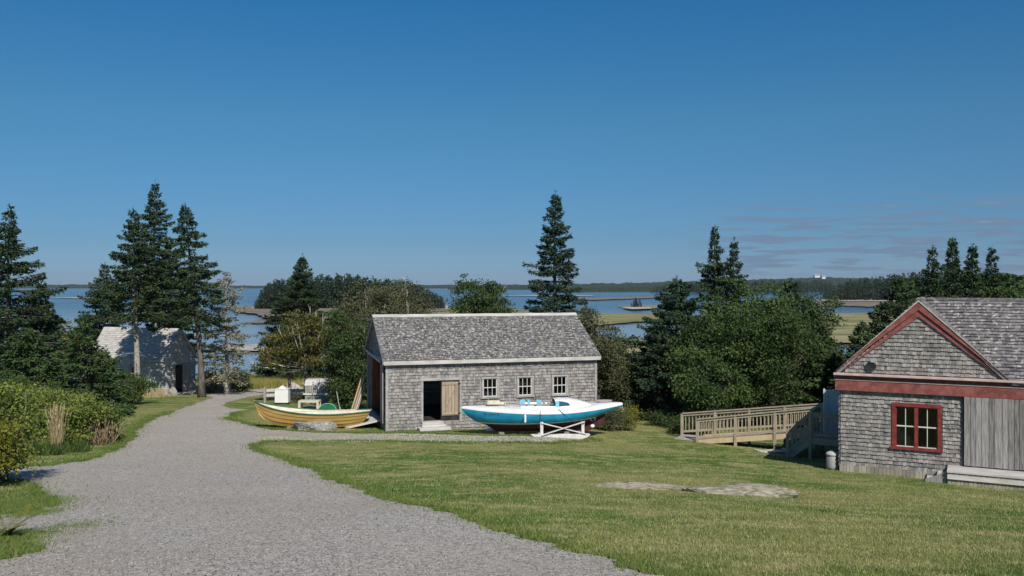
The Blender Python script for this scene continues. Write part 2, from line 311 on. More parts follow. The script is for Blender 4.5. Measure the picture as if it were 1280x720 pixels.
# smooth profile
_dd = np.arange(-60, 400, .5); _hh = np.interp(_dd, PD, PH); _k = np.hanning(13); _k /= _k.sum()
_hs = np.convolve(np.pad(_hh, 6, mode='edge'), _k, 'valid')
def ground(x, y):
    x = np.asarray(x, dtype=float); y = np.asarray(y, dtype=float)
    h = np.interp(y, _dd, _hs)
    lat = np.clip(x - .5, 0, 14) * .049 * np.clip((y - 6) / 14, 0, 1) * np.clip((80 - y) / 30, 0, 1)
    h = h - lat
    h = h + .03 * np.sin(x * .9 + y * .5) * np.cos(y * .7 - x * .3) * np.clip(y / 15, 0, 1)
    return h
def gz(x, y): return float(ground(x, y))
def W(px, d):                                     # world x, y, ground z below a column of the view at depth d
    x = (px - 640) / F * d; return x, d, gz(x, d)
def hit(px, py):                                  # where the ray through (px,py) meets the ground
    tx = (px - 640) / F; tz = -(py - HY) / F; lo_, hi_ = 1.0, 2.0
    f = lambda d: tz * d - gz(tx * d, d)
    d = 1.5
    while d < 300 and f(d) > 0: d += .5
    a, b = d - .5, d
    for _ in range(20):
        c = (a + b) / 2
        if f(c) > 0: a = c
        else: b = c
    return tx * a, a
def zat(py, d): return -(py - HY) / F * d
SEA = -11.0
def sea(px, py, z=SEA):
    d = -z * F / (py - HY); return ((px - 640) / F * d, d)

ys = np.concatenate([np.arange(-25, 6, 1.5), np.arange(6, 48, .4), np.arange(48, 165, 2.0)])
xs = np.concatenate([np.arange(-160, -32, 6.0), np.arange(-32, 24, .6), np.arange(24, 160, 6.0)])
X, Y = np.meshgrid(xs, ys); Z = ground(X, Y); nx = len(xs)
idx = np.arange(len(ys) * nx).reshape(len(ys), nx)
qd = np.stack([idx[:-1, :-1], idx[:-1, 1:], idx[1:, 1:], idx[1:, :-1]], -1)
g = mesh_np('ground', np.stack([X, Y, Z], -1), qd, M_lawn, smooth=True); tag(g, None, None, kind='structure')
wv = [(-6000, 60, SEA), (6000, 60, SEA), (6000, 8000, SEA), (-6000, 8000, SEA)]
wt = MB().add(wv, [(0, 1, 2, 3)]).build('water', M_water); tag(wt, None, None, kind='structure')

def rough_poly(pts, step, amp, seed):
    rnd = np.random.RandomState(seed); out = []; n = len(pts)
    for i in range(n):
        a = np.array(pts[i], float); b = np.array(pts[(i + 1) % n], float); Ld = np.linalg.norm(b - a); k = max(1, int(Ld / step)); nrm = np.array([-(b - a)[1], (b - a)[0]]) / max(Ld, 1e-6)
        for j in range(k):
            p = a + (b - a) * j / k
            o = amp * (math.sin(p[0] * 1.7 + p[1] * 2.3 + seed) * .5 + math.sin(p[0] * 5.1 - p[1] * 3.7) * .35 + math.sin(p[0] * 13 + p[1] * 11) * .25 + rnd.uniform(-.45, .45))
            out.append(p + nrm * o)
    return out
def sheet(name, outline, step, zf, m, kind='structure', lift=.012):
    pts = [Vector((p[0], p[1])) for p in outline]; n = len(pts)
    A = np.array([(p.x, p.y) for p in pts]); x0, y0 = A.min(0); x1, y1 = A.max(0)
    gx, gy = np.meshgrid(np.arange(x0, x1, step), np.arange(y0, y1, step)); ins = inside(A, gx.ravel(), gy.ravel())
    extra = [Vector((a, b)) for a, b in zip(gx.ravel()[ins], gy.ravel()[ins])]
    r = geometry.delaunay_2d_cdt(pts + extra, [(i, (i + 1) % n) for i in range(n)], [], 1, 1e-5)
    vs, fs = r[0], r[2]
    fs = [f for f in fs if inside(A, np.array([sum(vs[i].x for i in f) / 3]), np.array([sum(vs[i].y for i in f) / 3]))[0]]
    me = bpy.data.meshes.new(name); me.from_pydata([(v.x, v.y, zf(v.x, v.y) + lift) for v in vs], [], [tuple(f) for f in fs]); me.materials.append(m)
    for p in me.polygons: p.use_smooth = True
    o = link(bpy.data.objects.new(name, me)); tag(o, None, None, kind=kind); return o
def inside(P, x, y):
    r = np.zeros(len(x), bool); j = len(P) - 1
    for i in range(len(P)):
        xi, yi = P[i]; xj, yj = P[j]
        if yi != yj:
            c = ((yi > y) != (yj > y)) & (x < (xj - xi) * (y - yi) / (yj - yi) + xi); r ^= c
        j = i
    return r
def smoothclosed(pts): return pts
path_px = [(560, 900), (-300, 900), (-160, 720), (-60, 716), (20, 700), (42, 690), (22, 672), (-60, 664), (-120, 652), (-20, 646), (30, 643), (64, 634), (66, 622), (50, 611), (20, 602), (-40, 596), (-160, 590), (-160, 583), (0, 585), (60, 583), (104, 577), (140, 566), (165, 550), (172, 536), (190, 525), (222, 513), (250, 503), (266, 496.5), (243, 492.5), (232, 489.5),
           (262, 487.5), (330, 488), (345, 491), (300, 499), (276, 507), (292, 511), (312, 512), (290, 517), (282, 524), (306, 531), (340, 537.5), (390, 541.5), (480, 542), (560, 544), (650, 545.5), (740, 549), (738, 551), (690, 554), (560, 553), (440, 551.5),
           (330, 552), (308, 557), (330, 568), (362, 578), (395, 591), (430, 607), (480, 624), (560, 643), (640, 670), (720, 694), (800, 715), (900, 745), (1100, 820)]
path_w = []
for (a, b) in path_px:
    if b > 800: d = 3.0 if b > 850 else 5.0; path_w.append(((a - 640) / F * d, d - (1.5 if b > 850 else 0)))
    else: path_w.append(hit(a, b))
path_out = rough_poly(path_w, .10, .15, 3)
sheet('gravel_path', path_out, .9, gz, M_gravel, lift=.014)
PATH = np.array([tuple(p) for p in path_out])

# low-lying marsh, mud and bars out in the bay (thin raised sheets over the water level)
def seasheet(name, px, m, z=.25, amp=.02, st=.02, seed=1):
    pts = [sea(a, b) for a, b in px]; A = np.array(pts); sz = max(A.max(0) - A.min(0))
    ot = rough_poly(pts, sz * st, sz * amp * .25, seed); n = len(ot)
    vs = [(p[0], p[1], SEA + z) for p in ot] + [(p[0], p[1], SEA - .5) for p in ot]
    tri = geometry.delaunay_2d_cdt([Vector((p[0], p[1])) for p in ot], [], [list(range(n))], 1, 1e-4)
    me = bpy.data.meshes.new(name); me.from_pydata([(v.x, v.y, SEA + z) for v in tri[0]], [], [tuple(f) for f in tri[2]]); me.materials.append(m)
    o = link(bpy.data.objects.new(name, me)); tag(o, None, None, kind='structure'); return o
seasheet('marsh', [(520, 398), (545, 388), (562, 384), (600, 388), (640, 386.5), (665, 391), (700, 391), (735, 395), (760, 393), (790, 392.5), (838, 393), (860, 398), (820, 403), (780, 405), (740, 409), (700, 420), (600, 430), (500, 420)], M_marshg, .4, seed=2)
seasheet('marsh', [(1010, 394), (1050, 393), (1090, 392), (1140, 393), (1180, 396), (1180, 425), (1100, 432), (1010, 430)], M_marshg, .4, seed=3)
seasheet('marsh', [(775, 424), (800, 426), (840, 422), (860, 430), (860, 462), (760, 468), (740, 440)], M_marshg, .4, seed=4)
seasheet('mudflat', [(1000, 379), (1036, 376), (1085, 375), (1140, 377), (1140, 382), (1085, 384.5), (1050, 383), (1000, 384)], M_mud, .5, seed=5)
seasheet('mudflat', [(290, 386), (318, 384), (350, 385), (560, 383), (560, 390), (420, 400), (350, 402), (330, 399), (318, 394), (295, 391)], M_mud, .6, seed=6)
seasheet('sandbar', [(268, 436), (300, 433), (345, 431), (372, 434), (372, 440), (330, 441), (300, 440), (280, 441)], M_sand, .3, amp=.05, seed=7)
seasheet('sandbar', [(296, 404), (320, 402), (350, 403), (352, 405), (320, 405.5)], M_mud, .3, seed=8)
seasheet('sandbar', [(620, 370.2), (680, 369), (740, 369.6), (742, 370.4), (690, 370.6)], M_sand, .5, seed=9)
seasheet('sandbar', [(700, 374.5), (760, 372), (832, 371.2), (845, 372.6), (790, 374.2), (740, 376)], M_mud, .6, seed=10)
seasheet('sandbar', [(770, 384), (800, 382), (830, 383), (840, 386), (800, 387)], M_marshg, .5, seed=11)
seasheet('sandbar', [(60, 372.6), (100, 372), (128, 373), (110, 374)], M_sand, .5, seed=12)
sheet('marsh_bank', rough_poly([hit(250, 484), hit(300, 485.5), hit(360, 486), hit(420, 485), hit(420, 476), hit(350, 473.5), hit(300, 472.5), hit(262, 473)], .6, .35, 5), 3.0, gz, M_marshg, lift=.05)
sheet('shore_stones', rough_poly([hit(300, 489), hit(335, 486.5), hit(400, 486.5), hit(452, 487), hit(452, 492), hit(380, 496), hit(350, 493)], .4, .3, 6), 3.0, gz, M_sand, lift=.06)

# ---------------------------------------------------------------- foliage generators
def rot_basis(d):                                  # unit vectors perpendicular to d (N,3)
    a = np.where(np.abs(d[:, 2:3]) < .9, np.array([[0, 0, 1.0]]), np.array([[1.0, 0, 0]])); x = np.cross(d, a); x /= np.linalg.norm(x, axis=1, keepdims=True); return x, np.cross(d, x)
def leaves(P, D, ln, wd, rnd, flat=.0):
    """rhombic leaves: base P, direction D, length ln, width wd."""
    D = D / (np.linalg.norm(D, axis=1, keepdims=True) + 1e-9); x, y = rot_basis(D); th = rnd.uniform(0, 2 * np.pi, len(P))[:, None]
    if flat > 0: th = rnd.normal(0, flat, len(P))[:, None]
    s = x * np.cos(th) + y * np.sin(th); ln = np.broadcast_to(ln, (len(P),))[:, None]; wd = np.broadcast_to(wd, (len(P),))[:, None]
    a = P; b = P + D * ln * .45 + s * wd * .5; c = P + D * ln; e = P + D * ln * .45 - s * wd * .5
    return np.stack([a, b, c, e], 1)
def trunk_mb(H, r0, lean=(0, 0), rnd=None, top=.97, n=9, bend=.1, fl=1.35):
    pts = []; rs = []
    for i in range(12):
        f = i / 11 * top; pts.append((lean[0] * f ** 1.5 + bend * math.sin(f * 7) * .5, lean[1] * f ** 1.5 + bend * math.cos(f * 5) * .5 - bend * .5, f * H)); rs.append(max(.012, r0 * (1 - f) ** .9 * (fl if i == 0 else 1)))
    m = MB(); m.tube(pts, rs, n); return m, pts
def spruce(name, label, px, topy, d, Rm, base=.08, seed=0, m=M_spruce, bark=M_bark, lean=(0, 0), dens=1.2, droop=.25, power=.85, irregular=.22, group=None, twig=1.0, loc=None, H=None, stubs=False, cat='spruce'):
    rnd = np.random.RandomState(seed + 100)
    if loc is None: x, y, z = W(px, d); z -= .1; H = (HY - topy) / F * d - z
    else: x, y, z = loc
    t = thing(name, label, cat, (x, y, z), 0, group)
    tm, tp = trunk_mb(H, .016 * H + .02, lean, bend=.08 * H / 12)
    tp = np.array(tp)
    def axis(h): return np.array([np.interp(h, tp[:, 2], tp[:, 0]), np.interp(h, tp[:, 2], tp[:, 1]), h])
    Q = []; h = base * H; k = 0; lm = MB()
    while h < H * .985:
        f = (h / H - base) / (1 - base); rr = Rm * (1 - f) ** power * (1 - .55 * max(0, f - .72) / .28) * (1 + rnd.uniform(-irregular, irregular)) + .05
        nb = rnd.randint(5, 9) if f < .85 else 5; o0 = rnd.uniform(0, 6.28)
        for b in range(nb):
            if rnd.rand() < .16: continue
            az_ = o0 + b * 2 * math.pi / nb + rnd.normal(0, .25); Lb = rr * rnd.uniform(.5, 1.18); hh = h + rnd.uniform(-.15, .15)
            if rnd.rand() < .06: Lb *= 1.25
            dv = np.array([math.cos(az_), math.sin(az_), 0]); side = np.array([-dv[1], dv[0], 0]); up0 = .55 * f ** 2 + rnd.uniform(-.08, .12); dr = droop * (1 - .6 * f) * rnd.uniform(.6, 1.3)
            org = axis(hh)
            def bp(s): s = np.asarray(s)[..., None]; return org + dv * Lb * s + np.array([0, 0, 1.0]) * Lb * (up0 * s - dr * 2.2 * s ** 2 + dr * 1.5 * s ** 3.5)
            if Lb > .6: lm.tube([tuple(bp(s)[0] if bp(s).ndim > 1 else bp(s)) for s in (0, .5, .95)], [.012 + .010 * Lb, .008 + .004 * Lb, .004], 4, caps=False)
            n = int((8 + Lb * 46) * dens)
            s = np.sqrt(rnd.uniform(.02, 1, n)); P = bp(s); sg = rnd.choice([-1, 1], n)[:, None]
            wide = (.16 + .26 * Lb * (1 - s) * (.4 + s))[:, None]; off = rnd.uniform(0, 1, (n, 1)) * wide * .75
            ang = rnd.uniform(.35, 1.0, (n, 1)); D = dv * (1.1 - ang * .6) + side * sg * ang + np.array([0, 0, 1.0]) * rnd.normal(-.16, .22, (n, 1))
            P = P + side * sg * off + np.array([0, 0, 1.0]) * (rnd.normal(-.03, .05, (n, 1)) - off * .25)
            ln = (.15 + .17 * rnd.rand(n)) * twig * (1 - .35 * f); Q.append(leaves(P, D, ln, ln * .34 + .020, rnd, flat=.7))
            n2 = int(n * .35); i2 = rnd.randint(0, n, n2); D2 = dv * .3 + rnd.normal(0, .3, (n2, 3)) + np.array([0, 0, -.75]); ln2 = (.10 + .14 * rnd.rand(n2)) * twig
            Q.append(leaves(P[i2], D2, ln2, ln2 * .3 + .012, rnd))
        h += rnd.uniform(.20, .34) * (1 - .35 * f) * (H / 12) ** .25; k += 1
    # leader
    n = 30; hh = H * rnd.uniform(.93, 1.0, n); P = np.array([axis(min(q, H * .97)) + np.array([0, 0, max(0, q - H * .97)]) for q in hh]); D = rnd.normal(0, .7, (n, 3)); D[:, 2] = np.abs(D[:, 2]) + .5
    Q.append(leaves(P, D, .16, .045, rnd))
    if stubs:
        for q in range(22):
            hh = rnd.uniform(.12, max(base, .2)) * H; a_ = rnd.uniform(0, 6.28); Lb = rnd.uniform(.4, 1.6); o_ = axis(hh)
            tm.tube([tuple(o_), tuple(o_ + np.array([math.cos(a_) * Lb * .5, math.sin(a_) * Lb * .5, .02])), tuple(o_ + np.array([math.cos(a_) * Lb, math.sin(a_) * Lb, -.25 * Lb]))], [.025, .016, .006], 4, caps=False)
    tm.build('trunk', bark, t, smooth=True); lm.build('branches', M_bark if dens > .6 else bark, t)
    quads_obj('crown', np.concatenate(Q), m, t); return t
def broadleaf(name, label, px, topy, d, blobs, seed=0, m=M_leaf, bark=M_bark, n=14000, leaf=.10, group=None, clump=.42, base_r=.12, cat='tree', baresticks=0, dx=0.0, fork=.28, stick_m=None, loc=None):
    """blobs: (x, y, z, rx, ry, rz) ellipsoids in metres from the foot; leaves gather in clumps through them, thickest near the outside."""
    rnd = np.random.RandomState(seed + 500)
    if loc is None: x, y, z = W(px, d); z -= .05
    else: x, y, z = loc
    t = thing(name, label, cat, (x, y, z), 0, group)
    vol = np.array([b[3] * b[4] * b[5] for b in blobs]) ** .67; vol /= vol.sum(); B = np.array(blobs)
    nc = max(24, int(n / 62)); ib = rnd.choice(len(blobs), nc, p=vol); u = rnd.normal(0, 1, (nc, 3)); u /= np.linalg.norm(u, axis=1, keepdims=True)
    rad = rnd.uniform(.22, 1, nc) ** .5 * (1 + rnd.normal(0, .09, nc)); cc = B[ib, :3] + u * rad[:, None] * B[ib, 3:]
    cc[:, 2] = np.maximum(cc[:, 2], .12)
    cs = clump * rnd.uniform(.5, 1.35, nc); k = int(n / nc)
    dr_ = rnd.normal(0, 1, (nc * k, 3)); dr_ /= np.linalg.norm(dr_, axis=1, keepdims=True); fl_ = (dr_[:, 2] < 0) & (rnd.rand(nc * k) < .6); dr_[fl_, 2] *= -1
    sh_ = 1 + .35 * np.sin(dr_[:, 0] * 5 + np.repeat(rnd.uniform(0, 6, nc), k)) * np.cos(dr_[:, 1] * 4)
    out = dr_ * (np.repeat(cs, k) * rnd.uniform(.45, 1.08, nc * k) * sh_)[:, None] * np.array([1.15, 1.15, .62]); P = np.repeat(cc, k, 0) + out
    D = rnd.normal(0, .55, P.shape) + dr_ * .5 + np.array([0, 0, -.25])
    sz = leaf * 1.15 * rnd.uniform(.6, 1.25, len(P)); quads_obj('crown', leaves(P, D, sz, sz * .62, rnd), m, t)
    top = B[:, 2].max() + B[B[:, 2].argmax(), 5]; tm = MB(); hub = []
    zf = top * fork
    for s in range(3 if base_r < .1 else 1):
        ox = rnd.uniform(-.2, .2) * (base_r < .1); tm.tube([(ox, 0, 0), (ox * 1.5 + dx * .4, 0, zf * .5), (ox * 3 + dx, 0, zf), (ox * 4 + dx, .1, top * .62), (ox * 4 + dx * 1.2, .1, top * .86)], [base_r * 1.3, base_r, base_r * .8, base_r * .45, .015], 7)
    sel = rnd.choice(nc, min(nc, 60), replace=False)
    for i in sel:
        a = rnd.uniform(.5, 1.0); p0 = np.array([dx * 1.05, .05, zf + (min(cc[i, 2], top * .8) - zf) * .35]) if cc[i, 2] > zf else np.array([dx * .5, 0, max(.1, cc[i, 2] * .6)])
        mid = (p0 + cc[i]) / 2 + rnd.normal(0, .12, 3) + np.array([0, 0, -.1]); tm.tube([tuple(p0), tuple(mid), tuple(cc[i])], [base_r * .32, base_r * .2, .012], 5, caps=False)
    tm.build('trunk', bark, t, smooth=True)
    if baresticks:
        sb = MB()
        for i in range(baresticks):
            j = rnd.randint(nc); q = cc[j] + np.array([0, 0, 0]); p0 = np.array([dx, 0, zf]) * .4 + q * .6; vv = q - p0; e = q + vv * rnd.uniform(.15, .5) + np.array([0, 0, rnd.uniform(.05, .3)])
            e2 = e + rnd.normal(0, .25, 3) + np.array([0, 0, .2])
            sb.tube([tuple(p0), tuple(q), tuple(e)], [.035, .025, .008], 4, caps=False); sb.tube([tuple(q), tuple((q + e2) / 2 + rnd.normal(0, .1, 3)), tuple(e2)], [.02, .014, .006], 4, caps=False)
        sb.build('bare_branches', stick_m or M_deadwood, t, smooth=True)
    return t
def egg(H, Rm, low=.1, seed=0, n=6, Ry=None):     # blobs of an uneven crown H tall and 2 Rm wide
    r = random.Random(seed); Ry = Ry or Rm; b = [(0, 0, H * (.5 + low / 2), Rm * .8, Ry * .8, H * (.5 - low / 2) * .92)]
    for i in range(n):
        a = r.uniform(0, 6.28); hh = r.uniform(low + .15, .85) * H; k = math.sqrt(max(.1, 1 - ((hh / H - .5) * 1.7) ** 2)) * .62
        b.append((math.cos(a) * Rm * k, math.sin(a) * Ry * k, hh, Rm * r.uniform(.3, .48), Ry * .4, H * r.uniform(.12, .2)))
    return b
def Htop(px, topy, d): x, y, z = W(px, d); return (HY - topy) / F * d - z

# ---------------------------------------------------------------- shingled buildings
def shingle_quads(z0, z1, spans, M, course=.13, wd=.085, thick=.040, seed=0, over=1.12):
    rnd = random.Random(seed); Q = []; z = z0
    while z < z1 - .02:
        zt = min(z + course * over, z1 + .02); sg = rnd.uniform(-.006, .006)
        for (a0, a1) in spans(z + course * .5):
            a = a0 - rnd.uniform(0, wd * .5); 
            while a < a1 - .01:
                w_ = wd * rnd.uniform(.55, 1.5); l = max(a, a0); r = min(a + w_ - .005, a1); a += w_
                if r - l < .012: continue
                zb = z + rnd.uniform(-.011, .011) + sg; ob = thick * rnd.uniform(.75, 1.25); ot = .004
                p = [M(l, ob, zb), M(r, ob, zb), M(r, ot, zt), M(l, ot, zt), M(l, 0, zb), M(r, 0, zb)]
                Q.append([p[0], p[1], p[2], p[3]]); Q.append([p[4], p[5], p[1], p[0]]); Q.append([p[4], p[0], p[3], p[3]]); Q.append([p[1], p[5], p[2], p[2]])
        z += course
    return Q
def shingle_obj(name, Q, m, parent, extra=None):
    """one mesh: welded shingles (each its own loose piece) plus the backing boxes"""
    v = []; f = []
    for i in range(0, len(Q), 4):
        q = Q[i]; p4, p5 = Q[i + 1][0], Q[i + 1][1]; o = len(v); v += [q[0], q[1], q[2], q[3], p4, p5]
        f += [(o, o + 1, o + 2, o + 3), (o + 4, o + 5, o + 1, o), (o + 4, o, o + 3), (o + 1, o + 5, o + 2)]
    b = MB(); b.add(v, f)
    if extra: b.add(extra.v, extra.f)
    return b.build(name, m, parent)
def cut(a0, a1, holes, z):                         # spans of [a0,a1] left by rectangular holes (l,r,zb,zt)
    sp_ = [(a0, a1)]
    for (l, r, zb, zt) in holes:
        if zb < z < zt:
            n = []
            for (s, e) in sp_:
                if r <= s or l >= e: n.append((s, e)); continue
                if l > s: n.append((s, l))
                if r < e: n.append((r, e))
            sp_ = n
    return sp_
def panels(mb, a0, a1, z0, z1, holes, fn, th=.1):  # backing wall around the holes; fn(a, depth, z)
    hs = sorted(holes); a = a0
    def bx(l, r, b, t):
        if r - l < 1e-4 or t - b < 1e-4: return
        vs = [fn(x, y, z) for (x, y, z) in ((l, 0, b), (r, 0, b), (r, th, b), (l, th, b), (l, 0, t), (r, 0, t), (r, th, t), (l, th, t))]
        mb.add(vs, [(0, 3, 2, 1), (4, 5, 6, 7), (0, 1, 5, 4), (1, 2, 6, 5), (2, 3, 7, 6), (3, 0, 4, 7)])
    for (l, r, zb, zt) in hs:
        bx(a, l, z0, z1); bx(l, r, z0, max(z0, zb)); bx(l, r, zt, z1); a = r
    bx(a, a1, z0, z1)
def window(parent, x0, x1, z0, z1, nx_, nz_, casing=.07, m_c=M_boardx, m_s=M_sash, name='window', two=False, sill=True, y=0.0):
    c = MB(); c.box(x0, x0 + casing, y - .05, y + .06, z0, z1); c.box(x1 - casing, x1, y - .05, y + .06, z0, z1)
    c.box(x0 - .012, x1 + .012, y - .06, y + .058, z1, z1 + casing * 1.05)
    wdw = c.build(name, m_c, parent)
    gl = MB().box(x0 + casing, x1 - casing, y + .020, y + .026, z0 + .0, z1).build('pane', M_glass, wdw)
    s = MB(); a0, a1, b0, b1 = x0 + casing, x1 - casing, z0 + .005, z1 - .002; t = .032
    s.box(a0, a0 + t, y - .012, y + .018, b0, b1); s.box(a1 - t, a1, y - .012, y + .018, b0, b1); s.box(a0 + t, a1 - t, y - .012, y + .018, b0, b0 + t); s.box(a0 + t, a1 - t, y - .012, y + .018, b1 - t, b1)
    for i in range(1, nx_): q = a0 + (a1 - a0) * i / nx_; s.box(q - .011, q + .011, y - .008, y + .016, b0 + t, b1 - t)
    for i in range(1, nz_): q = b0 + (b1 - b0) * i / nz_; s.box(a0 + t, a1 - t, y - .014, y + .017, q - .016, q + .016)
    s.build('sash', m_s, wdw)
    if sill: MB().box(x0 - .04, x1 + .04, y - .10, y + .055, z0 - .07, z0 + .003).build('sill', m_c, wdw)
    return wdw

# ---- the boat shed in the middle
BA = R(16.8); bo = (-5.07, 35.5, -5.84)
barn = thing('boat_shed', 'long grey shingled shed with plank door and three small windows, behind the blue sailboat', 'shed', bo, BA)
BL, BW, BH, BR = 9.10, 5.7, 2.84, 4.46
holes = [(1.50, 3.02, .30, 1.93), (3.965, 4.70, 1.20, 2.02), (5.50, 6.23, 1.20, 2.02), (7.06, 7.79, 1.20, 2.02)]
bk = MB(); panels(bk, 0, BL, -.6, BH, holes, lambda a, y, z: (a, y, z))
ghole = [(1.15, 5.05, .22, 2.72)]
panels(bk, .1, BW - .1, -.6, BH, ghole, lambda a, y, z: (y, a, z)); panels(bk, .1, BW - .1, -.6, BH, [], lambda a, y, z: (BL - y, a, z)); panels(bk, 0, BL, -.6, BH, [], lambda a, y, z: (a, BW - y, z))
for gx0, gx1 in ((0.0, .1), (BL - .1, BL)):
    bk.prism([(0, BH), (BW, BH), (BW / 2, BR - .06)], lambda a, b, t: (t, a, b), gx0, gx1)
Q = shingle_quads(-.02, BH - .02, lambda z: cut(.09, BL - .09, [(l - .06, r + .06, b - .06, t + .10) for (l, r, b, t) in holes], z), lambda a, o, z: (a, -o - .002, z), seed=1)
Q += shingle_quads(-.5, BH, lambda z: cut(.02, BW - .02, [(1.05, 5.15, -.6, 2.84)], z), lambda a, o, z: (-o - .002, BW - a, z) if 0 else (-o - .002, a, z), seed=2)
gable = lambda z: [(max(.03, (z - BH) / (BR - BH) * BW / 2 + .03), min(BW - .03, BW - (z - BH) / (BR - BH) * BW / 2 - .03))]
Q += shingle_quads(BH, BR - .15, gable, lambda a, o, z: (-o - .002, a, z), seed=3)
Q += shingle_quads(-.3, BH, lambda z: [(.09, BW - .09)], lambda a, o, z: (BL + o + .002, a, z), seed=4, wd=.16)
Q += shingle_quads(BH, BR - .15, gable, lambda a, o, z: (BL + o + .002, a, z), seed=5, wd=.16)
Q += shingle_quads(-.3, BH, lambda z: [(.09, BL - .09)], lambda a, o, z: (a, BW + o + .002, z), seed=6, wd=.2)
shingle_obj('wall', Q, M_shingle, barn, bk)
for cx_, sx in ((0, -1), (BL, 1)):
    for cy_, sy in ((0, -1), (BW, 1)):
        MB().box(min(cx_ - sx * .08, cx_ + sx * .035), max(cx_ - sx * .08, cx_ + sx * .035), min(cy_, cy_ + sy * .038), max(cy_, cy_ + sy * .038), -.45, BH - .12).build('corner_board', M_boardx, barn)
# roof
def roof(parent, x0, x1, y_e, z_e, y_r, z_r, m, seed, name='roof', th=.09, course=.14, wd=.14, back=True, cap=True):
    Ls = math.hypot(y_r - y_e, z_r - z_e); cy, cz = (y_r - y_e) / Ls, (z_r - z_e) / Ls
    rb = MB(); Q = []
    rb.prism([(y_e, z_e - th), (y_r, z_r - th), (y_r, z_r), (y_e, z_e)], lambda a, b, t: (t, a, b), x0, x1)
    Q += shingle_quads(0, Ls, lambda z: [(x0 - .01, x1 + .01)], lambda a, o, s: (a, y_e + cy * s - cz * (o + .002), z_e + cz * s + cy * (o + .002)), course=course, wd=wd, seed=seed)
    if back:
        y_b = 2 * y_r - y_e; rb.prism([(y_b, z_e - th), (y_b, z_e), (y_r, z_r), (y_r, z_r - th)], lambda a, b, t: (t, a, b), x0, x1)
        Q += shingle_quads(0, Ls, lambda z: [(x0 - .01, x1 + .01)], lambda a, o, s: (a, y_b - cy * s + cz * (o + .002), z_e + cz * s + cy * (o + .002)), course=course, wd=wd * 1.3, seed=seed + 1)
    cp_ = MB()
    if cap:
        sl = (z_r - z_e) / (y_r - y_e)
        for sg in (-1, 1):
            cp_.prism([(y_r, z_r + .035), (y_r + sg * .16, z_r + .035 - .16 * sl), (y_r + sg * .16, z_r + .06 - .16 * sl), (y_r, z_r + .065)], lambda a, b, t: (t, a, b), x0 - .02, x1 + .02)
    o_ = shingle_obj(name, Q, m, parent, rb)
    if cap: cp_.build('ridge_cap', M_palewood, o_)
    return o_
rf = roof(barn, -.16, BL + .14, -.20, 2.80, BW / 2, BR + .06, M_roof, 11)
MB().box(-.14, BL + .12, -.225, -.203, 2.64, 2.79).box(-.14, BL + .12, -.20, -.04, 2.655, 2.68).build('fascia', M_palewood, rf)
for xx in (-.165, BL + .145):
    for sg in (0, 1):
        f_ = (lambda a, b, t: (t, a, b)) if sg == 0 else (lambda a, b, t: (t, BW - a, b))
        MB().prism([(-.2, 2.66), (BW / 2, BR - .10), (BW / 2, BR + .055), (-.2, 2.80)], f_, xx - .012, xx + .012).build('rake_board', M_boardx, rf)
lt = MB(); lt.box(-.10, -.02, 1.0, 5.2, 2.72, 2.84); lt.beam((-.13, .9, 2.70), (-.13, 5.4, 2.86), .03, .10); lt.build('lintel', M_palewood, barn)
MB().box(-.07, .16, 5.02, 5.20, .1, 2.715).build('door_jamb', M_board, barn); MB().box(-.07, .16, 1.0, 1.16, .1, 2.715).build('door_jamb', M_board, barn)
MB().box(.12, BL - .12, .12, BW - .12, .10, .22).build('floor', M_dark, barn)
# brown wooden leaf folded inside the wide gable doorway, and the boarded leaf swung flat against the near jamb
pl = MB()
for i in range(6): pl.box(.10 + i * .21, .10 + i * .21 + .205, 4.86, 4.90, .24, 2.70)
pl.build('folded_door', M_rust, barn)
pl = MB()
for i in range(7): pl.beam((-.06 - .01 * i, 1.12 - i * .15, .26), (-.06 - .01 * i, 1.12 - i * .15, 2.6), .03, .14, (0, 1, 0))
pl.build('sliding_door', M_board, barn)
# contents dimly seen through the openings
sh = MB(); sh.box(1.2, 3.6, 2.2, 2.7, 1.20, 1.26); sh.box(1.2, 1.26, 2.2, 2.7, .22, 1.2); sh.box(3.5, 3.56, 2.2, 2.7, .22, 1.2); sh.box(1.3, 3.4, 2.68, 2.72, 1.26, 1.5); wb = sh.build('work_bench', M_board)
wb.location = bo; wb.rotation_euler = (0, 0, BA); tag(wb, 'plain wooden work bench dimly seen inside the plank door of the boat shed', 'work bench')
# plank door and its frame
fr = MB(); fr.box(1.42, 1.50, -.05, .05, .25, 2.02); fr.box(3.02, 3.10, -.05, .05, .25, 2.02); fr.box(1.38, 3.14, -.06, .05, 1.95, 2.06); fr.build('door_frame', M_boardx, barn)
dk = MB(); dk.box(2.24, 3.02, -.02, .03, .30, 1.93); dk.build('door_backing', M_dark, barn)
dd = MB(); x_ = 2.27
rr_ = random.Random(4)
for w_ in (.16, .11, .15, .12, .17): dd.box(x_, x_ + w_ - .012, -.062 - rr_.random() * .006, -.030, .50, 1.88); x_ += w_
dr_ = dd.build('plank_door', M_door, barn)
bb_ = MB(); bb_.beam((2.36, -.080, .62), (2.88, -.080, 1.76), .022, .08, (0, -1, 0)); bb_.box(2.28, 2.96, -.09, -.068, 1.76, 1.86); bb_.box(2.28, 2.96, -.09, -.068, .54, .63); bb_.build('brace', M_door, dr_)
MB().box(2.93, 3.05, -.10, -.09, 1.79, 1.82).build('hinge', M_black, dr_); MB().box(2.93, 3.05, -.10, -.09, .57, .60).build('hinge', M_black, dr_)
MB().box(1.44, 2.30, -.18, .12, .18, .295).build('threshold', M_palewood, barn)
for (l, r, b_, t_) in holes[1:]: window(barn, l, r, b_, t_ - .06, 3, 2)
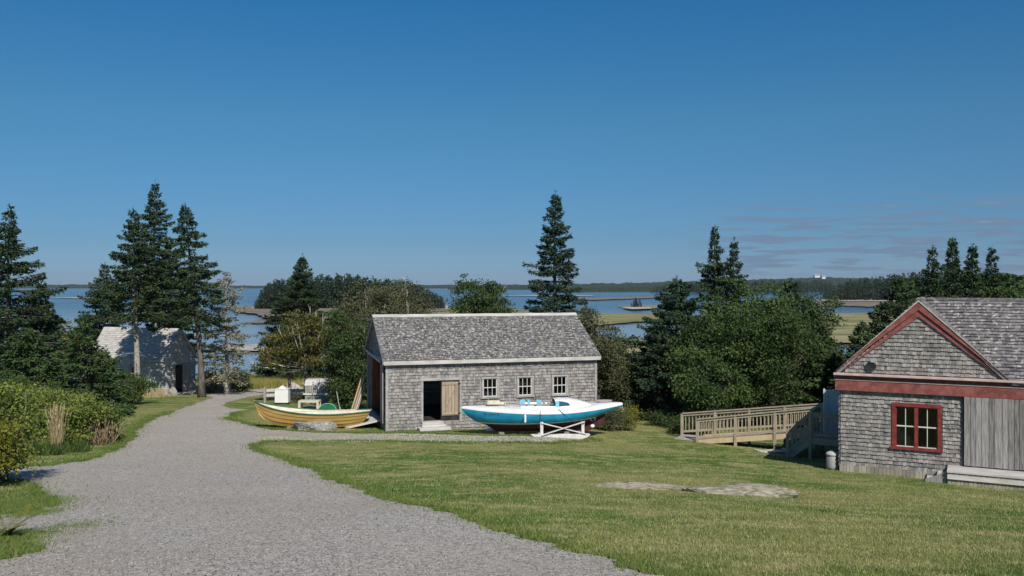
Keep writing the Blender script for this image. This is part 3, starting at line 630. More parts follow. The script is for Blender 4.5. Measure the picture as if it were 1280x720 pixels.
st = MB(); st.box(1.25, 2.55, -.62, -.04, -.02, .09); st.box(1.40, 2.40, -.36, -.04, .09, .175); s_ = st.build('door_step', M_palewood, barn, bevel=.015)
rp = MB()
for i in range(12): y0 = 1.3 + i * .29; rp.add([(-.03, y0, .24), (-.03, y0 + .275, .24), (-1.5, y0 + .275, -.02), (-1.5, y0, -.02), (-.03, y0, .18), (-.03, y0 + .275, .18), (-1.5, y0 + .275, -.09), (-1.5, y0, -.09)], [(0, 1, 2, 3), (7, 6, 5, 4), (0, 3, 7, 4), (1, 5, 6, 2), (2, 6, 7, 3), (0, 4, 5, 1)])
rp.build('entry_ramp', M_palewood, barn)
# planks leaning beside the doorway
for i, (px, py, px2, py2, lb) in enumerate(((436, 514, 456.5, 459, 'long pale plank leaning on the boat shed, leftmost and highest of three'), (439, 514, 457, 470, 'pale plank leaning on the boat shed, between the two others'), (441, 516, 457.5, 480, 'shorter grey-white plank leaning on the boat shed, lowest of three'))):
    a = W(px, 40.2 - .15 * i); zt = zat(py2, 41.3); xt = (px2 - 640) / F * 41.25
    b = MB().beam((a[0], a[1], a[2]), (xt, 41.25 - .1 * i, zt), .16, .035, (1, 0, .3)); o = b.build('leaning_plank', (M_lumber, M_lumber, M_palewood)[i]); tag(o, lb, 'plank', 'planks leaning by the wide doorway')

# ---- the red-trimmed building on the right
HA = R(-28); ho = (10.06, 27.0, -5.72)
hs_ = thing('red_trimmed_house', 'grey shingled building with red gable trim, red double window and a wide grey board door', 'building', ho, HA)
HL, HE, HRz, GW = 11.0, 2.50, 5.26, 4.40
wh = [(1.474, 2.81, .93, 2.22), (3.36, 7.4, .50, 2.50)]
bk = MB(); panels(bk, 0, HL, -.4, 3.0, [wh[0]], lambda a, y, z: (a, y, z)); panels(bk, .1, 7.9, -.6, 3.0, [], lambda a, y, z: (y, a, z)); panels(bk, 0, 4.4, -.9, 3.0, [], lambda a, y, z: (a, 8 - y, z))
panels(bk, .1, 5.1, -.6, 3.0, [], lambda a, y, z: (HL - y, a, z)); panels(bk, GW, HL, -.6, 3.0, [], lambda a, y, z: (a, 5.2 - y, z)); panels(bk, 5.2, 7.9, -.9, 3.0, [], lambda a, y, z: (GW - y, a, z))
bk.prism([(0, 3.0), (GW, 3.0), (GW / 2, 5.2)], lambda a, b, t: (a, t, b), 0, .1); bk.prism([(0, 3.0), (GW, 3.0), (GW / 2, 5.2)], lambda a, b, t: (a, t, b), 7.9, 8.0); bk.prism([(0, 3.0), (5.2, 3.0), (2.6, 5.1)], lambda a, b, t: (t, a, b), HL - .1, HL)
Q = shingle_quads(.26, 2.56, lambda z: cut(.03, 3.36, [(1.44, 2.84, .90, 2.24)], z), lambda a, o, z: (a, -o - .002, z), seed=21, course=.120)
Q += shingle_quads(.26, 2.56, lambda z: [(7.5, HL)], lambda a, o, z: (a, -o - .002, z), seed=22, course=.120)
Q += shingle_quads(3.08, 5.1, lambda z: [((z - 3.0) / 2.2 * 2.2 + .02, GW - (z - 3.0) / 2.2 * 2.2 - .02)], lambda a, o, z: (a, -o - .002, z), seed=23, course=.120)
Q += shingle_quads(-.6, 3.0, lambda z: [(.0, 7.95)], lambda a, o, z: (-o - .002, a, z), seed=24)
Q += shingle_quads(-.6, 3.0, lambda z: [(.05, 5.2)], lambda a, o, z: (HL + o + .002, a, z), seed=25, wd=.2)
shingle_obj('wall', Q, M_shingle, hs_, bk)
sk = MB(); x_ = .0; rr_ = random.Random(9)
while x_ < 2.97: w_ = rr_.uniform(.09, .14); sk.box(x_, x_ + w_ - .008, -.045 + rr_.uniform(-.006, .006), -.004, -.30, .255); x_ += w_
sk.build('skirt_boards', M_skirt, hs_)
# roofs: gable wing (ridge runs back) and the main roof (ridge runs right)
def slope_shingles(P0, u, v, Lu, spans, Lv, seed, course=.14, wd=.14):  # P0 + a*u + s*v with normal u x v
    P0 = Vector(P0); u = Vector(u).normalized(); v = Vector(v).normalized(); n_ = u.cross(v)
    return shingle_quads(0, Lv, spans, lambda a, o, s: tuple(P0 + u * a + v * s + n_ * (o + .002)), course=course, wd=wd, seed=seed)
ov = .16; g_e = 3.02; g_r = 5.30
Q = []; rb = MB()
rb.prism([(2.2, g_r), (-ov, g_e - .04), (-ov, g_e - .13), (2.2, g_r - .10)], lambda a, b, t: (a, t, b), -.10, 8.1)
rb.prism([(2.2, g_r - .10), (GW + ov, g_e - .13), (GW + ov, g_e - .04), (2.2, g_r)], lambda a, b, t: (a, t, b), -.10, .1)
rb.prism([(2.2, g_r - .10), (GW + ov, g_e - .13), (GW + ov, g_e - .04), (2.2, g_r)], lambda a, b, t: (a, t, b), 5.4, 8.1)
Lg = math.hypot(2.2 + ov, g_r - g_e + .04)
Q += slope_shingles((-ov, 8.1, g_e - .04), (0, -1, 0), (2.2 + ov, 0, g_r - g_e + .04), 0, lambda z: [(0, 8.21)], Lg, 31)
Q += slope_shingles((GW + ov, -.11, g_e - .04), (0, 1, 0), (-(2.2 + ov), 0, g_r - g_e + .04), 0, lambda z: [(0, .20 + max(0.0, z * .70))], Lg, 32)
# main roof front slope, trimmed along the valley
my_e, mz_e, my_r, mz_r = -.16, 3.00, 2.6, 5.27
Lm = math.hypot(my_r - my_e, mz_r - mz_e); cy, cz = (my_r - my_e) / Lm, (mz_r - mz_e) / Lm
rb.prism([(my_e, mz_e - .09), (my_r, mz_r - .09), (my_r, mz_r), (my_e, mz_e)], lambda a, b, t: (t, a, b), GW + ov + .02, HL + .15)
rb.add([(2.25, my_r, mz_r - .004), (GW + ov + .02, my_r, mz_r - .004), (GW + ov + .02, my_e, mz_e - .004)], [(0, 2, 1)])
rb.prism([(5.36, mz_e - .09), (5.36, mz_e), (my_r, mz_r), (my_r, mz_r - .09)], lambda a, b, t: (t, a, b), GW, HL + .15)
Q += shingle_quads(0, Lm, lambda s: [(GW + ov - (GW + ov - 2.2) * s / Lm + .02, HL + .16)], lambda a, o, s: (a, my_e + cy * s - cz * (o + .002), mz_e + cz * s + cy * (o + .002)), course=.14, wd=.14, seed=33)
Q += shingle_quads(0, Lm, lambda s: [(GW + ov, HL + .16)], lambda a, o, s: (a, 5.36 - cy * s + cz * (o + .002), mz_e + cz * s + cy * (o + .002)), course=.14, wd=.2, seed=34)
rb.box(2.3, HL + .17, my_r - .05, my_r + .05, mz_r + .005, mz_r + .065); rb.box(2.14, 2.26, -.12, 2.5, g_r + .005, g_r + .06)
hr = shingle_obj('roof', Q, M_roofL, hs_, rb)
sl = (g_r - g_e) / (2.2 + ov)
def rake(mb, off, wdt, y0, y1, mirror, a0=-ov):
    zf = lambda a: g_r - .02 - (2.2 - a) * (g_r - g_e + .04) / (2.2 + ov) - off
    pts = [(a0, zf(a0)), (2.2, zf(2.2)), (2.2, zf(2.2) - wdt), (a0 + 0.0, zf(a0) - wdt)]
    pts = [(a, max(b, 3.065)) for a, b in pts]
    if mirror: pts = [(GW - a, b) for a, b in pts]
    mb.prism(pts, lambda a, b, t: (a, t, b), y0, y1)
for mi in (0, 1): rk = MB(); rake(rk, .035, .235, -.118, -.085, mi, -.12); rake(rk, .275, .20, -.075, -.040, mi, .04); rake(rk, .26, .03, -.085, -.040, mi, .06); rk.build('rake_board', M_red, hr)
for mi in (0, 1): el_ = MB(); rake(el_, -.012, .045, -.14, -.119, mi, -ov); el_.build('roof_edge', M_palewood, hr)
MB().box(-.12, HL, -.13, -.035, 2.53, 2.84).box(-.10, HL, -.055, -.03, 2.87, 3.0).build('cornice', M_red, hs_)
MB().box(-.13, HL, -.15, -.035, 2.842, 2.872).box(-.15, HL, -.26, -.035, 3.0, 3.055).build('cornice_ledge', mat('pale_lit_ledge', (.50, .36, .33), (.62, .50, .46), scale=5), hs_)  # lower strip's pale tone paints the cornice's sunlit top edge
wd_ = window(hs_, 1.474, 2.81, .93, 2.13, 1, 1, casing=.10, m_c=M_redw, m_s=M_redw)
s = MB(); s.box(2.09, 2.19, -.04, .055, .935, 2.128); s.build('mullion', M_redw, wd_)
s = MB()
for a0, a1 in ((1.606, 2.09), (2.19, 2.678)):
    s.box(a0, a1, -.012, .016, 1.53, 1.565); q = (a0 + a1) / 2; s.box(q - .010, q + .010, -.008, .015, .965, 1.53); s.box(q - .010, q + .010, -.008, .015, 1.565, 2.10)
s.box(1.606, 2.09, -.016, .012, .937, .965); s.box(2.19, 2.678, -.016, .012, .937, .965); s.build('muntin', M_sash, wd_)
it = MB(); rr_ = random.Random(3)
for i in range(7): it.beam((1.62 + i * .06, .16, .95), (1.63 + i * .06 + rr_.uniform(-.05, .05), .18, 1.02 + rr_.random() * .10), .022, .022)
it.box(1.6, 2.08, .12, .22, .93, .955)
o = it.build('window_ornament', M_white); o.location = ho; o.rotation_euler = (0, 0, HA); tag(o, 'small white carved pieces on the sill inside the red window', 'ornament')
bd = MB(); x_ = 3.40; rr_ = random.Random(12)
while x_ < 7.45: w_ = rr_.uniform(.12, .22); bd.box(x_, x_ + w_ - .01, -.13 + rr_.uniform(-.008, .008), -.085, .535 + rr_.uniform(0, .02), 2.52); x_ += w_
bd.build('board_door', M_board, hs_)
MB().box(3.37, 3.40, -.10, -.004, .53, 2.52).build('door_side_shadow', M_dark, hs_)  # dark strip painting the shadow the proud door throws on its left
fl = MB(); fl.lathe([(.035, 0), (.05, .02), (.05, .05)], (.98, -.06, 2.36 + .95), 10); fl.beam((.98, -.01, 3.42), (.98, -.18, 3.40), .03, .03); fl.box(.90, 1.06, -.22, -.10, 3.40, 3.50)
o = fl.build('floodlight', M_metal, hs_); o.location = (0, 0, .02)
MB().box(.88, 1.04, -.19, -.06, 3.24, 3.37).build('alarm_box', M_black, hs_)
pf = MB()
for i in range(6): pf.box(2.98, 8.2, -.96 + i * .158, -.96 + i * .158 + .15, .46, .51)
pf.box(2.99, 8.2, -.955, -.915, .28, .40)
loft = thing('loading_platform', 'low grey wooden loading platform under the board door', 'platform', ho, HA)
pf.build('deck_boards', M_palewood, loft)
fk = MB(); x_ = 3.0; rr_ = random.Random(5)
fk.box(2.99, 8.2, -.93, -.90, .40, .455)
fk.build('rim_joist', M_board, loft)
fk = MB()
while x_ < 8.2: w_ = rr_.uniform(.08, .12); fk.box(x_, x_ + w_ - .008, -.90 + rr_.uniform(-.004, .004), -.86, -.45, .275); x_ += w_
fk.box(2.985, 3.0, -.86, -.02, -.3, .455); fk.build('skirt_boards', M_skirt, loft)
sg = thing('wooden_steps', 'two low weathered wooden steps at the left end of the platform', 'steps', ho, HA)
MB().box(2.72, 2.955, -.80, -.10, .30, .335).build('tread', M_palewood, sg); MB().box(2.44, 2.70, -.80, -.10, .13, .165).build('tread', M_palewood, sg)
MB().prism([(2.42, -.15), (2.97, -.15), (2.97, .36), (2.90, .42), (2.42, .20)], lambda a, b, t: (a, t, b), -.845, -.805).build('stringer', M_board, sg); MB().prism([(2.42, -.15), (2.97, -.15), (2.97, .36), (2.90, .42), (2.42, .20)], lambda a, b, t: (a, t, b), -.095, -.055).build('stringer', M_board, sg)

# ---- wooden ramp, deck and stairs on the left of that building
rt = thing('ramp_and_deck', 'pale timber wheelchair ramp with railings, deck and short stairs left of the red-trimmed building', 'ramp', ho, HA)
def loc2w(t, s): return (ho[0] + math.cos(HA) * t - math.sin(HA) * s, ho[1] + math.sin(HA) * t + math.cos(HA) * s)
def lg(t, s): a = loc2w(t, s); return gz(*a) - ho[2]
DZ = .40
def post(t, s, z1, z0=None, w_=.095, foot=False):
    z0 = lg(t, s) - .1 if z0 is None else z0; MB().box(t - w_ / 2, t + w_ / 2, s - w_ / 2, s + w_ / 2, z0, z1).build('post', M_deck, rt)
def railing(p, q, zp, zq, h=.86, gap=.14, low=.10, posts=(), off=(0, 0)):
    """p,q = (t,s) ends with floor heights zp,zq"""
    p = np.array(p, float); q = np.array(q, float); Ln = np.linalg.norm(q - p); up = (0, 0, 1)
    A = lambda f, z: (p[0] + (q[0] - p[0]) * f, p[1] + (q[1] - p[1]) * f, zp + (zq - zp) * f + z)
    MB().beam(A(0, h), A(1, h), .13, .035).build('handrail', M_deck, rt)
    MB().beam(A(0, h - .075), A(1, h - .075), .035, .085).build('rail_board', M_deck, rt)
    MB().beam(A(0, low), A(1, low), .04, .085).build('rail_board', M_deck, rt)
    n = int(Ln / gap)
    d = (q - p) / Ln; nr = np.array([-d[1], d[0]]) * .038
    for i in range(1, n):
        f = i / n; a = A(f, low - .03); b = A(f, h - .04); bm = MB().beam((a[0] + nr[0], a[1] + nr[1], a[2]), (b[0] + nr[0], b[1] + nr[1], b[2]), .030, .030); bm.build('baluster', M_deck, rt)
S1, S2 = 5.2, 6.45; T0, T1 = -1.50, -5.95
zl = lg(T1, S1) + .05
def rz_(t): return zl + (DZ - zl) * (t - T1) / (T0 - T1)
railing((T1, S1), (T0, S1), rz_(T1), DZ, h=.84)
for k in range(4): t = T1 + (T0 - T1) * k / 3.0; post(t, S1, rz_(t) + (.84 if k else .80) - .02)
railing((T1 - 1.0, S2), (T0, S2), rz_(T1) , DZ, h=.84); railing((T0, S2), (0, S2), DZ, DZ, h=.86, gap=.15)
for k in range(5): t = (T1 - 1.0) + (T0 - T1 + 1.0) * k / 4.0; post(t, S2, rz_(T1) + (DZ - rz_(T1)) * k / 4 + .82)
b = MB(); n = 34
for i in range(n):
    t0 = T1 - .95 + (T0 - T1 + .95) * i / n; t1 = T1 - .95 + (T0 - T1 + .95) * (i + .93) / n; z0 = max(zl, rz_(t0)); z1 = max(zl, rz_(t1))
    b.add([(t0, S1 + .05, z0), (t1, S1 + .05, z1), (t1, S2 - .05, z1), (t0, S2 - .05, z0), (t0, S1 + .05, z0 - .035), (t1, S1 + .05, z1 - .035), (t1, S2 - .05, z1 - .035), (t0, S2 - .05, z0 - .035)], [(0, 1, 2, 3), (7, 6, 5, 4), (0, 4, 5, 1), (1, 5, 6, 2), (2, 6, 7, 3), (3, 7, 4, 0)])
b.build('ramp_floor', M_deckfloor, rt)
for s_ in (S1 + .02, S2 - .02): MB().beam((T1 - .1, s_, rz_(T1) - .06), (T0, s_, DZ - .14), .04, .20).build('ramp_joist', M_lumber, rt)
b = MB(); k = 0
for i in range(20): s0 = 3.6 + i * .1435; b.box(T0, -.05, s0, s0 + .134, DZ - .035, DZ)
b.build('deck_floor', M_deckfloor, rt)
MB().box(T0, -.05, 3.54, 3.60, DZ - .24, DZ - .0).box(T0 - .04, T0, 3.54, 6.5, DZ - .24, DZ).build('rim_joist', M_deck, rt)
for (t, s_) in ((T0 + .05, 3.56), (-.12, 3.56), (T0 + .05, 5.2), (T0 + .05, 6.4), (-.12, 6.4)): post(t, s_, DZ + (.88 if t < -1 else -.05))
railing((T0, 3.58), (-.06, 3.58), DZ, DZ, h=.86, gap=.13); railing((T0, 4.5), (T0, 5.2), DZ, DZ, h=.86)
# stairs going down towards the lawn from the front left of the deck
tb_ = -2.22; zb_ = lg(tb_, 3.6)
railing((tb_, 3.56), (T0 - .02, 3.56), zb_ + .10, DZ - .02, h=.84, gap=.13); railing((tb_, 4.52), (T0 - .02, 4.52), zb_ + .10, DZ - .02, h=.84, gap=.13)
post(tb_, 3.56, zb_ + .98); post(tb_, 4.52, zb_ + .98)
for i in range(4): MB().box(T0 - (T0 - tb_) * (i + 1.1) / 4.2, T0 - (T0 - tb_) * i / 4.2 - .02, 3.62, 4.46, DZ - (DZ - zb_) * (i + 1) / 5 - .035, DZ - (DZ - zb_) * (i + 1) / 5).build('tread', M_deckfloor, rt)
for s_ in (3.60, 4.48): MB().beam((tb_, s_, zb_ + .02), (T0, s_, DZ - .14), .04, .26).build('stringer', M_deck, rt)
MB().box(-2.62 - .1, -2.62 + .1, S1 - .12, S1 + .1, lg(-2.6, 5.2) - .1, lg(-2.6, 5.2) + .12).build('concrete_footing', M_palewood, rt)
pdn = thing('panel_door', 'pale blue-grey panelled door leaf standing open on the shaded deck', 'door', ho, HA)
b = MB(); b.box(-1.06, -.04, 4.20, 4.24, DZ + .02, DZ + 1.62); b.build('leaf', M_bluedoor, pdn)
b = MB()
for a0, a1 in ((-1.06, -.96), (-.60, -.50), (-.14, -.04)): b.box(a0, a1, 4.175, 4.198, DZ + .02, DZ + 1.62)
for z0 in (.02, .75, 1.50): b.box(-.96, -.60, 4.176, 4.198, DZ + z0, DZ + z0 + .12); b.box(-.50, -.14, 4.176, 4.198, DZ + z0, DZ + z0 + .12)
b.build('stile', M_bluedoor, pdn); MB().box(-1.10, -1.065, 4.15, 4.26, DZ + .02, DZ + 1.66).build('sunlit_edge_strip', M_white, pdn)  # white strip paints the sunlit edge of the leaf
# trash can by the corner
bx_, by_ = (1041 - 640) / F * 27.35, 27.35; bz = gz(bx_, by_)
cn_ = thing('dented_trash_can', 'weathered grey lidded can on the grass by the house corner', 'trash can', (bx_, by_, bz))
MB().lathe([(.175, 0), (.195, .12), (.190, .14), (.20, .30), (.19, .32), (.19, .46)], n=20).build('body', M_barrel, cn_, smooth=True)
MB().lathe([(.205, .455), (.205, .50), (.17, .54), (.07, .575), (.02, .58)], n=20).build('lid', M_palewood, cn_, smooth=True)
b = MB(); b.tube([(-.05, 0, .575), (-.03, 0, .61), (.03, 0, .61), (.05, 0, .575)], [.01] * 4, 6); b.build('handle', M_barrel, cn_)

# ---- little shingled shed under the spruces
SA = R(-20.5); so = (-23.56, 60.0, -7.45)
sd = thing('small_shed', 'small pale shingled shed with a half-open door in its shaded gable, under the tall spruces', 'shed', so, SA)
SL, SW, SH, SR = 6.8, 2.8, 2.45, 4.36
bk = MB(); panels(bk, -SL, 0, -.4, SH, [(-3.1, -2.35, .95, 1.9)], lambda a, y, z: (a, y, z)); panels(bk, -SL, 0, -.6, SH, [], lambda a, y, z: (a, SW - y, z))
panels(bk, .1, SW - .1, -.4, SH, [(.80, 2.24, .02, 1.98)], lambda a, y, z: (-y, a, z)); panels(bk, .1, SW - .1, -.4, SH, [], lambda a, y, z: (-SL + y, a, z))
for a_, b_ in ((-.1, 0), (-SL, -SL + .1)): bk.prism([(0, SH), (SW, SH), (SW / 2, SR - .06)], lambda a, b, t: (t, a, b), a_, b_)
Q = shingle_quads(-.2, SH, lambda z: cut(-SL, -.05, [(-3.17, -2.28, .88, 2.0)], z), lambda a, o, z: (a, -o - .002, z), seed=41, course=.14, wd=.22)
Q += shingle_quads(-.2, SH, lambda z: cut(.05, SW - .05, [(.72, 2.32, -.3, 2.08)], z), lambda a, o, z: (o + .002, a, z), seed=42, course=.14, wd=.17)
Q += shingle_quads(SH, SR - .12, lambda z: [((z - SH) / (SR - SH) * SW / 2 + .03, SW - (z - SH) / (SR - SH) * SW / 2 - .03)], lambda a, o, z: (o + .002, a, z), seed=43, course=.14, wd=.17)
shingle_obj('wall', Q, M_shedwall, sd, bk)
rf = roof(sd, -SL - .1, .10, -.14, 2.34, SW / 2, SR + .04, M_shedroof, 44, course=.16, wd=.20)
for sg_ in (0, 1): MB().prism([(-.14, 2.20), (SW / 2, SR - .12), (SW / 2, SR + .035), (-.14, 2.335)], (lambda a, b, t: (t, a, b)) if sg_ == 0 else (lambda a, b, t: (t, SW - a, b)), .105, .13).build('rake_board', M_palewood, rf)
MB().box(.0, .04, -.035, .06, -.1, 2.2).box(-.06, .0, -.035, 0, -.1, 2.2).build('corner_board', M_palewood, sd); MB().box(.0, .04, SW - .06, SW + .035, -.1, 2.2).build('corner_board', M_palewood, sd)
b = MB(); b.box(-.05, .05, .72, .80, 0, 2.06); b.box(-.05, .05, 2.24, 2.32, 0, 2.06); b.box(-.05, .055, .70, 2.34, 1.98, 2.08); b.build('door_frame', M_boardx, sd)
b = MB()
for i in range(4): b.box(.01, .045, 1.52 + i * .18, 1.52 + i * .18 + .168, .05, 1.95)
b.build('plank_door', M_boardx, sd)
window(sd, -3.1, -2.35, .95, 1.84, 2, 2)
MB().box(.12, .9, .6, 2.5, -.12, .02).build('door_step', M_palewood, sd)
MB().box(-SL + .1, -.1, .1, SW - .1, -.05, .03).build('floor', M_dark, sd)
# plank screen beside it
fx, fy, fz = W(250, 63.0); pf = thing('plank_fence', 'short screen of rough grey vertical planks to the right of the small shed', 'fence', (fx, fy, fz - .05), R(-5))
b = MB(); rr_ = random.Random(2)
x_ = 0
while x_ < 1.95: w_ = rr_.uniform(.10, .2); b.box(x_, x_ + w_ - .012, rr_.uniform(-.02, .02), .05, 0, 1.45 + rr_.uniform(-.08, .1)); x_ += w_
b.build('planks', M_boardx, pf); b = MB(); b.box(0, 2.0, .055, .10, .35, .45); b.box(0, 2.0, .055, .10, 1.1, 1.2); b.build('rail', M_board, pf)
MB().box(2.02, 2.20, -.08, .08, -.1, 1.5).build('post', M_palewood, pf)

# ---------------------------------------------------------------- yellow dory
def interp(x, xs_, ys_): return float(np.interp(x, xs_, ys_))
dx0, dy0 = (318 - 640) / F * 36.6, 36.6; dgz = gz(-8.3, 36.4)
dory = thing('yellow_dory', 'yellow lapstrake wooden dory with green gunwale lying on the grass left of the boat shed', 'rowboat', (dx0, dy0, dgz + .02), R(1.5))
DX = [0, .35, .8, 1.4, 2.1, 2.9, 3.7, 4.3, 4.83]
TB = [.02, .22, .40, .56, .67, .69, .60, .47, .30]         # half breadth at the gunwale
BB = [.01, .015, .10, .22, .31, .32, .25, .15, .06]        # half breadth of the flat bottom
SZ = [1.07, .95, .83, .72, .64, .60, .61, .64, .68]       # sheer height
BZ = [.52, .26, .10, .05, .02, .02, .03, .07, .16]
BX = [.22, .50, .90, 1.45, 2.1, 2.88, 3.62, 4.15, 4.50]    # bottom is shorter than the gunwale
def dpt(i, k, f, lap=0):  # station i, fraction f from bottom to sheer
    x = BX[i] + (DX[i] - BX[i]) * f; y = BB[i] + (TB[i] - BB[i]) * (f ** .85) + lap; z = BZ[i] + (SZ[i] - BZ[i]) * f; return (x, k * y, z)
def fine(A, n=4): return list(np.interp(np.linspace(0, len(A) - 1, (len(A) - 1) * n + 1), range(len(A)), A))
def smooth_arr(A, n=4):
    from numpy import polyfit
    t = np.arange(len(A)); u = np.linspace(0, len(A) - 1, (len(A) - 1) * n + 1); out = []
    for q in u:
        i = min(int(q), len(A) - 2); f = q - i; p0, p1, p2, p3 = A[max(i - 1, 0)], A[i], A[i + 1], A[min(i + 2, len(A) - 1)]
        out.append(.5 * (2 * p1 + (p2 - p0) * f + (2 * p0 - 5 * p1 + 4 * p2 - p3) * f * f + (3 * p1 - p0 - 3 * p2 + p3) * f ** 3))
    return out
DX, TB, BB, SZ, BZ, BX = [smooth_arr(a) for a in (DX, TB, BB, SZ, BZ, BX)]
nS = len(DX); h_ = MB(); inn = MB()
for k in (-1, 1):
    for s in range(4):
        f0, f1 = s / 4, (s + 1) / 4
        h_.grid([[dpt(i, k, f0, .020 if s else .0) for i in range(nS)], [dpt(i, k, f1, 0) for i in range(nS)]])
        if s: h_.grid([[dpt(i, k, f0, 0) for i in range(nS)], [dpt(i, k, f0, .020) for i in range(nS)]])
    inn.grid([[(dpt(i, k, f)[0], k * max(.004, abs(dpt(i, k, f)[1]) - .03), dpt(i, k, f)[2] + (.03 if f == 0 else 0)) for i in range(nS)] for f in (0, .5, .985)])
h_.grid([[dpt(i, -1, 0) for i in range(nS)], [dpt(i, 1, 0) for i in range(nS)]])
hull = h_.build('hull', M_yellow, dory)
inn.grid([[(BX[i], -max(.0, BB[i] - .03), BZ[i] + .03) for i in range(nS)], [(BX[i], max(.0, BB[i] - .03), BZ[i] + .03) for i in range(nS)]])
inn.build('interior_planking', M_cream, dory)
gw = MB()
for k in (-1, 1): gw.tube([(dpt(i, k, 1)[0], dpt(i, k, 1)[1], dpt(i, k, 1)[2]) for i in range(nS)], [.030] * nS, 6)
gw.build('gunwale', M_green, dory)
tr_ = MB(); a = dpt(nS - 1, -1, 0); b_ = dpt(nS - 1, 1, 0); c = dpt(nS - 1, 1, 1); d_ = dpt(nS - 1, -1, 1)
tr_.add([a, b_, c, d_, (a[0] - .04, a[1], a[2]), (b_[0] - .04, b_[1], b_[2]), (c[0] - .04, c[1], c[2]), (d_[0] - .04, d_[1], d_[2])], [(0, 1, 2, 3), (7, 6, 5, 4), (0, 4, 5, 1), (2, 6, 7, 3)]); tr_.build('transom', M_yellow, dory)
for xx, hw in ((1.35, .36), (2.35, .55), (3.4, .52)): MB().box(xx - .12, xx + .12, -hw + .03, hw - .03, .44, .47).build('thwart', M_cream, dory)
for k in (-1, 1):
    for i in range(5, nS - 3, 4): a = dpt(i, k, .06); b_ = dpt(i, k, .93); MB().beam((a[0], a[1] - k * .05, a[2] + .02), (b_[0], b_[1] - k * .05, b_[2]), .03, .03).build('frame_rib', M_cream, dory)
st = MB(); st.tube([(DX[0] - .01, 0, SZ[0] + .05), (BX[0] - .01, 0, BZ[0]), (BX[3], 0, BZ[3] - .01)], [.03, .03, .02], 6); st.build('stem', M_yellow, dory)
oa = MB(); oa.tube([(1.0, .28, .58), (4.2, .12, .69)], [.02, .022], 6); oa.box(.55, 1.0, .22, .34, .555, .575); o = oa.build('oar', M_cream); o.location = dory.location; o.rotation_euler = dory.rotation_euler; tag(o, 'pale wooden oar lying along the thwarts of the yellow dory', 'oar')
# cradle blocks for the dory
for i, (xx, lb) in enumerate(((1.5, 'low wooden block under the dory nearer its raised bow'), (3.9, 'low wooden block under the dory nearer its stern'))):
    o = MB().box(xx - .08, xx + .08, -.4, .4, -.12, .035 if xx > 2 else .045).build('timber_block', M_board); o.location = dory.location; o.rotation_euler = dory.rotation_euler; tag(o, lb, 'timber block')

# ---------------------------------------------------------------- rocks
def rock(name, label, x, y, rx, ry, rz, seed=0, m=M_rock, rotz=0, sink=.3, group=None, flat=None, cat='rock', amp=.28):
    import bmesh
    bm = bmesh.new(); bmesh.ops.create_icosphere(bm, subdivisions=4, radius=1); rnd = np.random.RandomState(seed)
    ph = rnd.uniform(0, 6, (10, 3)); fr_ = rnd.uniform(1.0, 4.5, (10, 3))
    for v in bm.verts:
        c = np.array(v.co); n_ = sum(math.sin((c * fr_[i]).sum() + ph[i, 0]) / (1 + i * .35) for i in range(10)) * amp * .38
        n2_ = sum(abs(math.sin((c * fr_[i] * 3.1).sum() * 1.3 + ph[i, 1])) for i in range(5)) / 5 - .6; v.co *= 1 + n_ + n2_ * amp * .45
        if flat is not None and v.co.z > flat: v.co.z = flat + (v.co.z - flat) * .25
    me = bpy.data.meshes.new(name); bm.to_mesh(me); bm.free(); me.materials.append(m)
    o = link(bpy.data.objects.new(name, me)); o.scale = (rx, ry, rz); o.location = (x, y, gz(x, y) + rz * (1 - sink) - rz * .5); o.rotation_euler = (0, 0, rotz)
    tag(o, label, cat, group); return o
x, y, z = W(394, 35.75); rock('boulder', 'long low lichened boulder in front of the yellow dory', x, y, .84, .40, .46, 3, sink=.32, flat=.5)
x, y, z = W(776, 40.5); rock('boulder', 'pale rounded boulder just beyond the stern of the blue sailboat', x, y, .52, .4, .62, 5, sink=.1)
x, y = hit(806, 611); rock('flat_rock', 'thin narrow flat rock flush with the lawn, left of the broader one', x, y, 1.12, .22, .13, 7, m=M_lawnrock, rotz=R(-12), sink=.49)
x, y = hit(926, 618); rock('flat_rock', 'broad pale flat rock flush with the lawn, right of the narrow one', x, y, 1.10, .36, .18, 8, m=M_lawnrock, rotz=R(-10), sink=.485)
x, y = hit(962, 565); rock('flagstone', 'larger flat flagstone in the grass at the foot of the deck stairs', x, y, .50, .30, .10, 9, m=M_palewood, sink=.4, flat=.4)
x, y = hit(984, 563); rock('flagstone', 'smaller flagstone right at the first tread of the deck stairs', x, y, .25, .2, .12, 10, m=M_palewood, sink=.4, flat=.4)
x, y, z = W(216, 59.3); rock('boulder', 'small grey stone at the corner of the little shed by its door', x, y, .35, .3, .45, 12, sink=.3)
x, y, z = W(366, 66); rock('boulder', 'large pale shore boulder behind the white box', x, y, .8, .5, .45, 13, m=M_sand, sink=.2)
x, y, z = W(392, 69); rock('boulder', 'pale shore boulder behind the slatted hutch', x, y, .9, .5, .5, 14, m=M_sand, sink=.2)
x, y, z = W(810, 55); rock('boulder', 'flat pale ledge on the far grass right of the blue boat', x, y, 1.3, .4, .18, 15, m=M_sand, sink=.3, flat=.4)
x, y, z = W(612, 35.9); rock('stone', 'small white stone in the shadow beneath the blue boat bow', x, y, .13, .1, .1, 16, m=M_white)
x, y, z = W(644, 35.4); rock('stone', 'rounded pale stone under the blue boat amidships', x, y, .18, .12, .16, 17, m=M_white)

